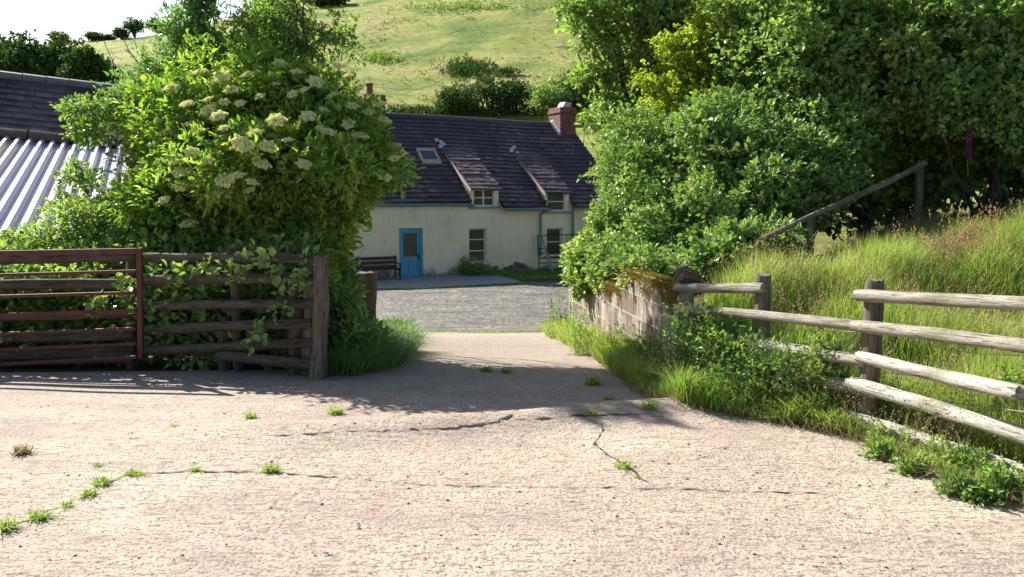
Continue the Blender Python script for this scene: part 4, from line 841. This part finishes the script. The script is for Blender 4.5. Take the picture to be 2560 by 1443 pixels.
# right-hand bank
apb = [B(1600, 60, 13, (140, 90)), B(1480, 30, 12.8, (70, 50)), B(1500, 170, 12.8, (60, 45)), B(1640, 200, 13, (120, 100)), B(1560, 300, 12.6, (90, 60)), B(1720, 80, 13, (120, 100)), B(1500, 290, 12.5, (45, 30)), B(1575, 375, 12.4, (70, 50)), B(1600, 430, 12.2, (100, 60)), B(1530, 410, 12.3, (30, 16)), B(1440, 25, 12.8, (38, 12)), B(1470, 110, 12.8, (38, 12)), B(1485, 180, 12.8, (45, 12)), B(1650, -40, 13, (200, 80))]
shrub('apple_tree', apb, root_at(1800, 13), 'spreading tree with light green leaves whose branches reach over the cottage chimney', 'tree', L_light, 4200, 7, .22, .062, .75, .3, .28, .1, .15, twig=260, lo=.45, tshift=.05)
shrub('hawthorn_tree', [B(1800, 110, 11.4, (110, 90)), B(1700, 160, 11.4, (80, 50)), B(1850, 20, 11.4, (130, 80)), B(1680, 250, 11.3, (70, 45)), B(1790, 260, 11.2, (110, 80)), B(1900, 110, 11.3, (80, 80)), B(1610, 320, 11.2, (60, 35)), B(1700, 350, 11, (110, 60)), B(1680, 100, 11.4, (45, 16)), B(1640, 205, 11.4, (50, 12))], root_at(1820, 11.4), 'yellow green hawthorn tree glowing in the sun above the brambles', 'tree', L_haw, 5200, 7, .13, .036, .7, .32, .2, .07, .15, twig=200, lo=.5)
shrub('bramble_bank', [B(1605, 520, 10.6, (95, 90)), B(1535, 600, 10.4, (70, 70)), B(1660, 480, 10, (130, 100)), B(1700, 600, 9.3, (130, 90)), B(1560, 640, 9.8, (90, 60)), B(1640, 380, 10.6, (120, 80)), B(1800, 560, 9.0, (120, 100)), B(1460, 660, 10.4, (40, 35)), B(1660, 665, 8.6, (110, 45))], root_at(1620, 10.2), 'dense bright bramble thicket spilling over the block wall', 'bush', L_bramble, 9000, 6, .15, .042, .75, .3, .3, .02, .3, twig=160, tshift=.12)
shrub('ivy_bush', [B(1490, 640, 10.3, (60, 60)), B(1470, 700, 10.2, (50, 30)), B(1560, 690, 9.6, (70, 30)), B(1440, 640, 10.6, (25, 30)), B(1620, 690, 8.6, (60, 25))], root_at(1500, 10.3), 'sunlit yellow green leaves trailing over the mossy wall top', 'bush', L_light, 1700, 6, .13, .045, .8, .28, .1, 0, .2, twig=30, tshift=.15)
shrub('bramble_bank', [B(1850, 400, 9.6, (160, 110)), B(1950, 500, 9.0, (130, 90)), B(1800, 330, 10, (120, 90)), B(2020, 420, 9.4, (110, 90)), B(1900, 610, 8.3, (120, 60)), B(1780, 650, 8.0, (80, 50))], root_at(1880, 9.4), 'blue green bramble mass behind the fallen pole', 'bush', L_bramble, 7200, 6, .16, .046, .75, .3, .3, .03, .3, twig=140)
shrub('hazel_bush', [B(2000, 170, 10.4, (150, 140)), B(2150, 80, 10.6, (170, 120)), B(2050, 320, 9.9, (110, 80)), B(2250, 180, 10.2, (140, 120)), B(1960, 20, 10.8, (150, 90)), B(2150, 280, 9.9, (90, 60))], root_at(2180, 10.8), 'large dark green hazel rising behind the fallen pole', 'bush', L_dark, 7600, 7, .18, .05, .8, .35, .3, .035, .12, twig=160, tshift=.08)
shrub('hazel_bush', [B(2400, 120, 9.8, (180, 130)), B(2540, 220, 9.2, (130, 120)), B(2330, 260, 9.6, (80, 60)), B(2500, 40, 9.8, (190, 110)), B(2640, 100, 9.2, (150, 200)), B(2420, 260, 9.4, (110, 60)), B(2300, 20, 10.4, (140, 90)), B(2480, 350, 10.3, (110, 55)), B(2370, 330, 10.2, (80, 55)), B(2560, 330, 9.8, (90, 60)), B(2180, 380, 10.4, (80, 60))], root_at(2480, 10.4), 'overhanging dark hazel at the right edge above the grassy bank', 'bush', L_dark, 7600, 7, .18, .05, .8, .35, .3, .035, .12, twig=160, tshift=.02)
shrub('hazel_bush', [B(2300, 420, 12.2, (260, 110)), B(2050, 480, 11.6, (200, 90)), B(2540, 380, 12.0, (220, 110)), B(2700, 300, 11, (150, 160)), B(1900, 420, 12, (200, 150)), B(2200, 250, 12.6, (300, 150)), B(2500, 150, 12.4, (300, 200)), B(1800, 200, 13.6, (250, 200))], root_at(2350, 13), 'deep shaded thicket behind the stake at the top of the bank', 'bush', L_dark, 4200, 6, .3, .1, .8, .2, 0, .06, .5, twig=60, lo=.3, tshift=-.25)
# foxglove
fx = plant('foxglove', P(2420, 430, 9.0), 'single purple foxglove flowering in the shade under the hazels', 'flower'); mb = MB(); a = P(2420, 440, 9.0); b = P(2418, 318, 9.0); limb(mb, a, b, .006, .003, 5, 5, .01); mb.build('stem', L_light, fx); mb = MB()
for k in range(26): q = b.lerp(a, k / 42); an = random.uniform(-.9, .9); d = Vector((math.sin(an), -math.cos(an), -.7)); mb.tube([q, q + d * .02, q + d * .045], [.004, .009, .014], 6, cap=False)
mb.build('bell_flowers', L_fox, fx)
# ------------------------------------------------ grasses on the right
fxl = lambda y: xf(y)
tips = grass_patch('meadow_grass', band(4.0, 7.3, lambda y: xf(y) + .1, lambda y: xf(y) + 4.2), 56000, .14, .5, 'long bright meadow grass behind the pole fence', L_grass, .0028, .24, .15, clump=.6)
tips2 = grass_patch('meadow_grass', band(7.3, 12.0, lambda y: np.interp(y, [7.3, 8.3, 12], [2.6, 3.3, 5.2]), lambda y: 9.5 + 0 * y), 60000, .1, .34, 'tall grass covering the sunny slope below the hazels', L_grass, .004, .25, .22, clump=.6)
mb = MB(); k = rng.choice(len(tips), 2200, False); tp = tips[k]; plumes(mb, tp + [0, 0, .08], .13, 9, .018)
k = rng.choice(len(tips2), 2200, False); tp = tips2[k]; tp = tp[(wob(tp[:, 0], tp[:, 1], 1.1, 4) > -.1)]; plumes(mb, tp + [0, 0, .1], .16, 8, .024)
tag(mb.build('seed_heads', L_pink), 'pinkish seed heads standing over the meadow grass', 'grass', kind='stuff')
x, y = quad_px([(2300, 700), (2560, 670), (2560, 625), (2420, 640)], 2300); mb = MB(); blades(mb, x, y, rng.uniform(.2, .42, 2300), .007, .9, tint=rng.random(2300)); tag(mb.build('dead_bracken', L_dry), 'brown dead bracken patch on the grassy bank', 'bracken', kind='stuff')
# verge between drive and fence / wall
grass_patch('verge_grass', band(2.6, 5.5, lambda y: cxr(y) + .02, lambda y: xf(y) + .12), 9000, .06, .2, 'short rough grass at the foot of the pole fence', L_grass, .0035, .5, .0)
grass_patch('verge_grass', band(5.5, 7.4, lambda y: cxr(y) + .0, lambda y: xf(y) - .02), 12000, .08, .34, 'thick verge grass between drive and fence near the wall end', L_grass, .0032, .5, .1, clump=.7)
grass_patch('verge_grass', band(7.2, 12.3, lambda y: cxr(y) - .05, lambda y: xf(y) - .03), 11000, .06, .34, 'pale grass growing along the foot of the block wall', L_grass, .0045, .6, .3, clump=.7)
x, y = band(2.6, 9, lambda y: cxr(y) - .06, lambda y: cxr(y) + .35)(7500); mb = MB(); blades(mb, x, y, rng.uniform(.03, .2, 7500), .003, .8); tag(mb.build('dry_grass', L_dry), 'straw coloured dry grass fringing the right edge of the drive', 'grass', kind='stuff')
x, y = band(4.0, 9.5, lambda y: cxr(y) + .08, lambda y: xf(y) + .05)(3600); z = H(x, y) + rng.random(3600) ** 1.4 * .34 * (.6 + .4 * wob(x, y, 2)) * np.interp(y, [4, 5.6, 6.5, 9.5], [.35, .6, 1.2, .8]) + .02
mb = MB(); sprays(mb, np.stack([x, y, z], 1), np.tile([0., -.3, 1.], (3600, 1)), 6, .1, .03, .5, .8, .6, .3); tag(mb.build('verge_weeds', L_light), 'mixed low leafy weeds spread through the right verge', 'weeds', kind='stuff')
x, y = band(4.4, 9.5, lambda y: cxr(y) + .08, lambda y: xf(y) + .1)(900); mb = MB(); tps = blades(mb, x, y, rng.uniform(.2, .55, 900), .0022, .4); plumes(mb, tps, .1, 6, .014); tag(mb.build('dry_stalks', L_dry), 'thin pale flowering grass stalks standing in the right verge', 'grass', kind='stuff')
weeds = [(1700, 880, 70, 60), (1760, 840, 90, 80), (1850, 900, 100, 90), (1950, 930, 100, 100), (1800, 980, 100, 60), (1900, 1000, 110, 60), (2030, 1010, 90, 70), (2060, 900, 60, 60), (1720, 960, 60, 60), (2385, 1215, 34, 30), (2480, 1215, 30, 36), (2280, 1170, 40, 18), (1620, 880, 50, 60), (1560, 870, 40, 50), (2540, 1010, 40, 110), (2330, 1060, 30, 60), (2200, 1125, 28, 24), (2450, 1235, 50, 24), (1395, 790, 35, 60), (1450, 830, 40, 60)]
desc = ['at the corner of the block wall', 'under the second rail near the wall', 'left of the middle post', 'right of the middle post', 'bulging onto the drive below the wall end', 'low on the drive edge left of centre', 'before the tall post with two pale rails', 'beside the third rail end', 'against the right end of the wall', 'drooping over the lowest bleached rail', 'climbing the right hand end post', 'under the lowest bleached rail', 'at the foot of the mossy wall', 'mid way along the wall foot', 'tallest at the right edge of the photo', 'poking between the two lowest rails', 'around the base of the tall post', 'spilling onto the drive at the right corner', 'at the far end of the wall by the gravel', 'near the far wall end on the lane side']
for i, (x, y, rx, ry) in enumerate(weeds):
    Yw = float(G(x, min(y + ry, 1290)).y) if x < 1500 or x > 2150 else float(np.interp(x, [1500, 1700, 1900, 2100], [8.3, 6.6, 5.9, 5.5]))
    q = P(x, y, Yw); t = plant('weed_clump', (q.x, q.y, h(q.x, q.y)), 'green leafy nettle and weed clump ' + desc[i], 'weeds', 'weed clumps along the right verge'); mb = MB(); s = Yw / FPX
    bl_ = [(q, (rx * s, rx * s * .6, ry * s)), (q + Vector((rx * s * .3, 0, -ry * s * .5)), (rx * s * .9, rx * s * .6, ry * s * .7))]
    n = int(170 * (rx * ry) / 4000) + 50; p, d = sample_blobs(bl_, n, .3, 1.1, .4); p[:, 2] = np.maximum(p[:, 2], H(p[:, 0], p[:, 1]) + .02)
    sprays(mb, p, d, 6, .1, .029, .45, .8, .5, .2, var=.5); mb.build('leaves', L_light if i % 3 else L_bramble, t)
    mb = MB()
    for k in range(8): jx = random.uniform(-rx, rx) * s; a = Vector((q.x + jx * .5, q.y, h(q.x + jx * .5, q.y))); limb(mb, a, q + Vector((jx, random.uniform(-.1, .1), ry * s * random.uniform(.4, 1.3))), .003, .0015, 4, 4, .04)
    mb.build('stem', L_light, t)
# tufts in the cracks of the drive
tufts = [(15, 1330, 60, 'at the left frame edge'), (98, 1305, 52, 'thick and round beside the leftmost tuft'), (167, 1272, 30, 'small, mid way down the left crack'), (222, 1245, 40, 'just below the pair on the left crack'), (255, 1218, 45, 'where the left crack bends'), (245, 1170, 25, 'tiny, above the left crack bend'), (335, 1192, 60, 'wispy and flat on the long crack'), (487, 1182, 28, 'small upright on the long crack'), (562, 1186, 14, 'tiny yellowish, left of the round bright tuft'), (676, 1185, 44, 'round bright green on the long crack'), (795, 1190, 14, 'tiny, right of the round bright tuft'), (838, 1190, 16, 'tiny yellow at the crack end'), (838, 1040, 42, 'bright green just below the big shadow'), (628, 1050, 34, 'small bright green left of the shadow edge'), (434, 1070, 18, 'tiny, above the pair of dark scuffs'), (55, 1140, 50, 'dry and straw coloured at the far left'), (1556, 1175, 42, 'leafy star shaped beside the curved crack'), (1592, 1200, 18, 'tiny, below the leafy star shaped weed'), (1215, 932, 34, 'left one of two at the sunlit shadow edge'), (1263, 936, 34, 'right one of two at the sunlit shadow edge'), (1480, 965, 50, 'low in the tree shadow on the lane'), (1480, 1040, 30, 'on the heaved concrete lip'), (1622, 1025, 40, 'beside the verge at the lip end'), (1520, 1003, 25, 'small in the dappled shade'), (1740, 1232, 26, 'flat on the right part of the long crack'), (940, 1268, 24, 'flat withered scrap in the foreground')]
for x, y, wpx, ds in tufts:
    q = G(x, y); s = q.y / FPX; n = int(26 + wpx * 2.4); a = rng.random(n) * 6.283; r = np.sqrt(rng.random(n)) * wpx * s * .4; mb = MB(); dry = 'dry' in ds or 'wither' in ds
    X = q.x + np.cos(a) * r; Y = q.y + np.sin(a) * r * .7; hg = wpx * s * rng.uniform(.25, .85, n) * (.5 if 'flat' in ds else 1)
    b_ = blades(mb, X, Y, hg, .0034, .8, z=H(X, Y) + .01); 
    tag(mb.build('grass_tuft', L_dry if dry else L_grass, None, False, (q.x, q.y, q.z)), 'grass tuft in the concrete, ' + ds, 'grass tuft', 'grass tufts in the drive')
# stones, twigs on the drive
cx, cy = [], []
for px in ([(0, 1330), (90, 1300), (170, 1265), (260, 1215), (330, 1192), (500, 1185), (680, 1188), (870, 1203), (1050, 1218), (1250, 1224)], [(1500, 1060), (1505, 1085), (1488, 1110), (1500, 1130), (1560, 1170), (1600, 1200), (1640, 1228), (1760, 1233), (1900, 1236)], [(1420, 1046), (1640, 1040)]):
    pts = [G(*q) for q in px]
    for a, b in zip(pts, pts[1:]):
        m = int((b - a).length * 110); f = rng.random(m); cx.append(a.x + (b.x - a.x) * f + rng.normal(0, .012, m)); cy.append(a.y + (b.y - a.y) * f + rng.normal(0, .012, m))
cx = np.concatenate(cx); cy = np.concatenate(cy); k = np.sin(cx * 9 + cy * 5) + rng.normal(0, .5, len(cx)) > .3; cx = cx[k]; cy = cy[k]
mb = MB(); blades(mb, cx, cy, rng.uniform(.006, .03, len(cx)), .0025, 1.0, z=H(cx, cy) + .012, tint=rng.uniform(0, .6, len(cx))); tag(mb.build('crack_moss', L_grass), 'sparse moss and tiny grass rooted along the cracks of the drive', 'moss', kind='stuff')
mb = MB(); xs_, ys_ = quad_px([(0, 1440), (2560, 1440), (2200, 1150), (100, 1010)], 420)
for k in range(420):
    r = abs(random.gauss(.002, .0035)) + .002; z = h(xs_[k], ys_[k]) + .014; mb.add([(xs_[k] + r * math.cos(a) * random.uniform(.7, 1.6), ys_[k] + r * math.sin(a), z) for a in np.linspace(0, 6.28, 6)[:5]] + [(xs_[k], ys_[k], z + r * .8)], [[j, (j + 1) % 5, 5] for j in range(5)])
tag(mb.build('loose_grit', plain('grit', (.16, .13, .1), (.06, .05, .04), 40, .9)), 'scattered dark grit and crumbs lying on the pale concrete', 'grit', kind='stuff')
# yard vegetation by the house
x = rng.uniform(-1.6, .9, 1500); y = yend + .02 + rng.normal(0, .05, 1500) + .04 * np.sin(x * 5); k = wob(x, y * 0, 2.3) > -.35; mb = MB(); blades(mb, x[k], y[k], rng.uniform(.02, .09, k.sum()), .005, .7); tag(mb.build('joint_grass', L_grass), 'thin grass line in the joint between concrete and gravel', 'grass', kind='stuff')
def house_grass(s0, s1, t0, t1, n, hh, lab, tl=-.1):
    s = rng.uniform(s0, s1, n); t = rng.uniform(t0, t1, n); q = np.array(A0)[None] + np.array(U)[None] * s[:, None] + np.array(NO)[None] * t[:, None]
    mb = MB(); blades(mb, q[:, 0], q[:, 1], hh * rng.uniform(.4, 1.1, n) * (.7 + .4 * wob(s, t, 2)), .012, .4, tint=np.clip(rng.normal(.35 + tl, .2, n), 0, 1)); tag(mb.build('yard_grass', L_grass), lab, 'grass', kind='stuff')
house_grass(3.3, 8.6, .05, 1.4, 8000, .28, 'dark grass along the cottage wall below the windows'); house_grass(-3, 3.6, 3.65, 4.2, 2600, .12, 'mossy grass strip between paving and gravel')
house_grass(3.4, 6.5, 1.2, 2.6, 3500, .14, 'thin grass at the edge of the gravel yard')
q = HW(hs(1180, 680, .5)[0], .5, 0); shrub('weed_bush', [((q[0], q[1], ZF + .3), (.6, .4, .45)), ((q[0] + .5, q[1] + .2, ZF + .2), (.5, .35, .3))], (q[0], q[1]), 'dark low shrub against the cottage wall under the tall window', 'bush', L_dark, 500, 6, .18, .06, .5, .25, 0, 0, .3, twig=0)
# ------------------------------------------------ distant trees, hedge and bracken on the hill
def far_tree(x, ybase, ytop, wpx, Y, label, dark=0, name='field_tree', n=900, leaf=None, group='trees on the hillside', trunk=.25, fill=.3, kx=3):
    b = P(x, ybase, Y); t = P(x, ytop, Y); Ht = t.z - b.z; s = Y / FPX; wr = wpx * s / 2; tr = plant(name, (b.x, Y, b.z), label, 'tree', group)
    mb = MB(); cz = b.z + Ht * (trunk + (1 - trunk) / 2); hr_ = Ht * (1 - trunk) / 2; bl_ = []
    for k in range(7):
        an = k * 2.4; rr = wr * .5 * (k > 0); bl_.append((Vector((b.x + math.cos(an) * rr, Y + math.sin(an) * rr, cz + random.uniform(-.45, .5) * hr_)), (wr * random.uniform(.45, .62), wr * .55, hr_ * random.uniform(.45, .65))))
    L = leaf or max(.12, Y * .0022); p, d = sample_blobs(bl_, n, .45, 1.05, .3, gap=.1); sprays(mb, p, d, 5, L * 2.4, L, .7, .3, .6, .2, tshift=-dark); mb.build('crown', L_far, tr)
    branches((b.x, Y, b.z - .3), [tuple(Vector(q[0])) for q in bl_[:5]], max(.12, wr * .08), 'trunk', tr); return tr
far_tree(1140, 300, 205, 110, 112, 'rounded green tree at the left of the hedge trees above the cottage roof', n=1100, trunk=.1)
far_tree(1215, 302, 185, 120, 114, 'thin paler tree with visible trunk in the middle of the hedge trees', -.25, n=700)
far_tree(1280, 303, 200, 110, 112, 'dark bushy tree at the right of the three hedge trees', .15, n=1200, trunk=.15)
far_tree(1480, 300, 150, 170, 105, 'large dark round tree behind the chimney and aerial', .25, n=1800, trunk=.05)
far_tree(1405, 290, 215, 110, 108, 'low pale green tree left of the large dark round one', 0, n=900, trunk=.05)
for x, yb, yt, wd, lb in ((150, 110, 82, 45, 'small skyline tree just above the dark grove'), (238, 108, 82, 42, 'low flat tree on the skyline right of the grove'), (303, 97, 72, 34, 'smallest tree on the skyline ridge'), (337, 92, 52, 50, 'round tree on the skyline with visible trunk'), (398, 84, 48, 60, 'airy tree on the skyline left of the sapling'), (272, 103, 92, 24, 'tiny bush on the skyline ridge')): far_tree(x, yb, yt, wd, 255, lb, .1, n=420, leaf=.42, trunk=.12)
far_tree(800, 22, -30, 90, 215, 'dark tree on the upper hill at the top of the photo', .1, n=600); far_tree(845, 18, -20, 50, 212, 'smaller hill tree right of the dark one at the top', .1, n=400)
for x, yb, yt, wd, Y, lb in ((40, 240, 88, 210, 58, 'leftmost dark tree of the grove behind the shed'), (150, 245, 95, 190, 60, 'middle dark tree of the grove behind the slate roof'), (230, 250, 130, 120, 56, 'rightmost smaller tree of the grove by the hill'), (-80, 240, 80, 220, 60, 'dark grove tree cut by the left frame edge')): far_tree(x, yb, yt, wd, Y, lb, .05, 'grove_tree', 2200, .2, 'grove behind the shed', .05)
def pine(x, yb, yt, wpx, Y, label):
    b = P(x, yb, Y); t = P(x, yt, Y); s = Y / FPX; tr = plant('pine_tree', (b.x, Y, b.z), label, 'tree'); mb = MB(); Ht = t.z - b.z; n = 2600; f = rng.random(n) ** .8; a = rng.random(n) * 6.283; rr = wpx * s / 2 * (1 - f * .75) * np.sqrt(rng.random(n)) * (.7 + .3 * np.sin(f * 60))
    p = np.stack([b.x + np.cos(a) * rr, Y + np.sin(a) * rr, b.z + Ht * (.1 + .9 * f)], 1); d = np.stack([np.cos(a), np.sin(a), -.2 + 0 * a], 1); sprays(mb, p, d, 5, .8, .3, .3, .1, .4, .4, tshift=-.35); mb.build('crown', L_far, tr)
    m2 = MB(); limb(m2, b, t, .3, .05, 7, 6, .01); m2.build('trunk', M_bark, tr)
pine(690, 300, -60, 190, 62, 'tall dark conifer behind the elder and saplings')
def bracken(x, y, wpx, hpx, Y, label, n=500, mat=L_far, cat='bracken', name='bracken_patch', sz=.35):
    c = P(x, y, Y); s = Y / FPX; mb = MB(); X = rng.normal(0, wpx * s * .3, n); Z = rng.normal(0, 1, n) * hpx * .3
    pts = []
    for k in range(n):
        q = G(x + X[k] / s, y + Z[k], Y * .7, 1.04); pts.append((q.x, q.y, q.z + random.uniform(.1, .7)))
    pts = np.array(pts); sprays(mb, pts, np.tile([0, -.3, 1.], (n, 1)), 5, sz * 2, sz, .5, .5, .6, .3, tshift=.1); tag(mb.build(name, mat), label, cat, kind='stuff')
bracken(1170, 176, 110, 36, 160, 'dark oval bracken patch on the open hillside'); bracken(1390, 245, 130, 70, 118, 'green bracken slope right of the hedge trees', 700, L_dark, sz=.3); bracken(950, 150, 70, 22, 165, 'pale bracken patch left on the hillside', 200, L_bramble); bracken(1150, 285, 400, 14, 110, 'low hedge line along the foot of the hill', 1200, cat='hedge', name='field_hedge', sz=.28)
X = rng.uniform(-120, 45, 9000); Y = 112 + 145 * rng.random(9000) ** 1.3; k = (wob(X, Y, .06, 2) + .6 * wob(X, Y, .23, 7) + rng.normal(0, .45, 9000)) > .45; X = X[k]; Y = Y[k]
mb = MB(); sprays(mb, np.stack([X, Y, H(X, Y) + .12], 1), np.tile([0, -.2, 1.], (len(X), 1)), 4, .8, .4, .4, .4, .8, .3, tshift=.15); tag(mb.build('rough_grass', L_hillg), 'rough grass tussocks scattered over the open hillside', 'grass', kind='stuff')
bracken(1270, 188, 50, 8, 165, 'thin bracken streak right of the dark patch', 80)
bracken(1150, 20, 300, 14, 230, 'faint bracken streaks high on the hill', 260, L_bramble, sz=.4)
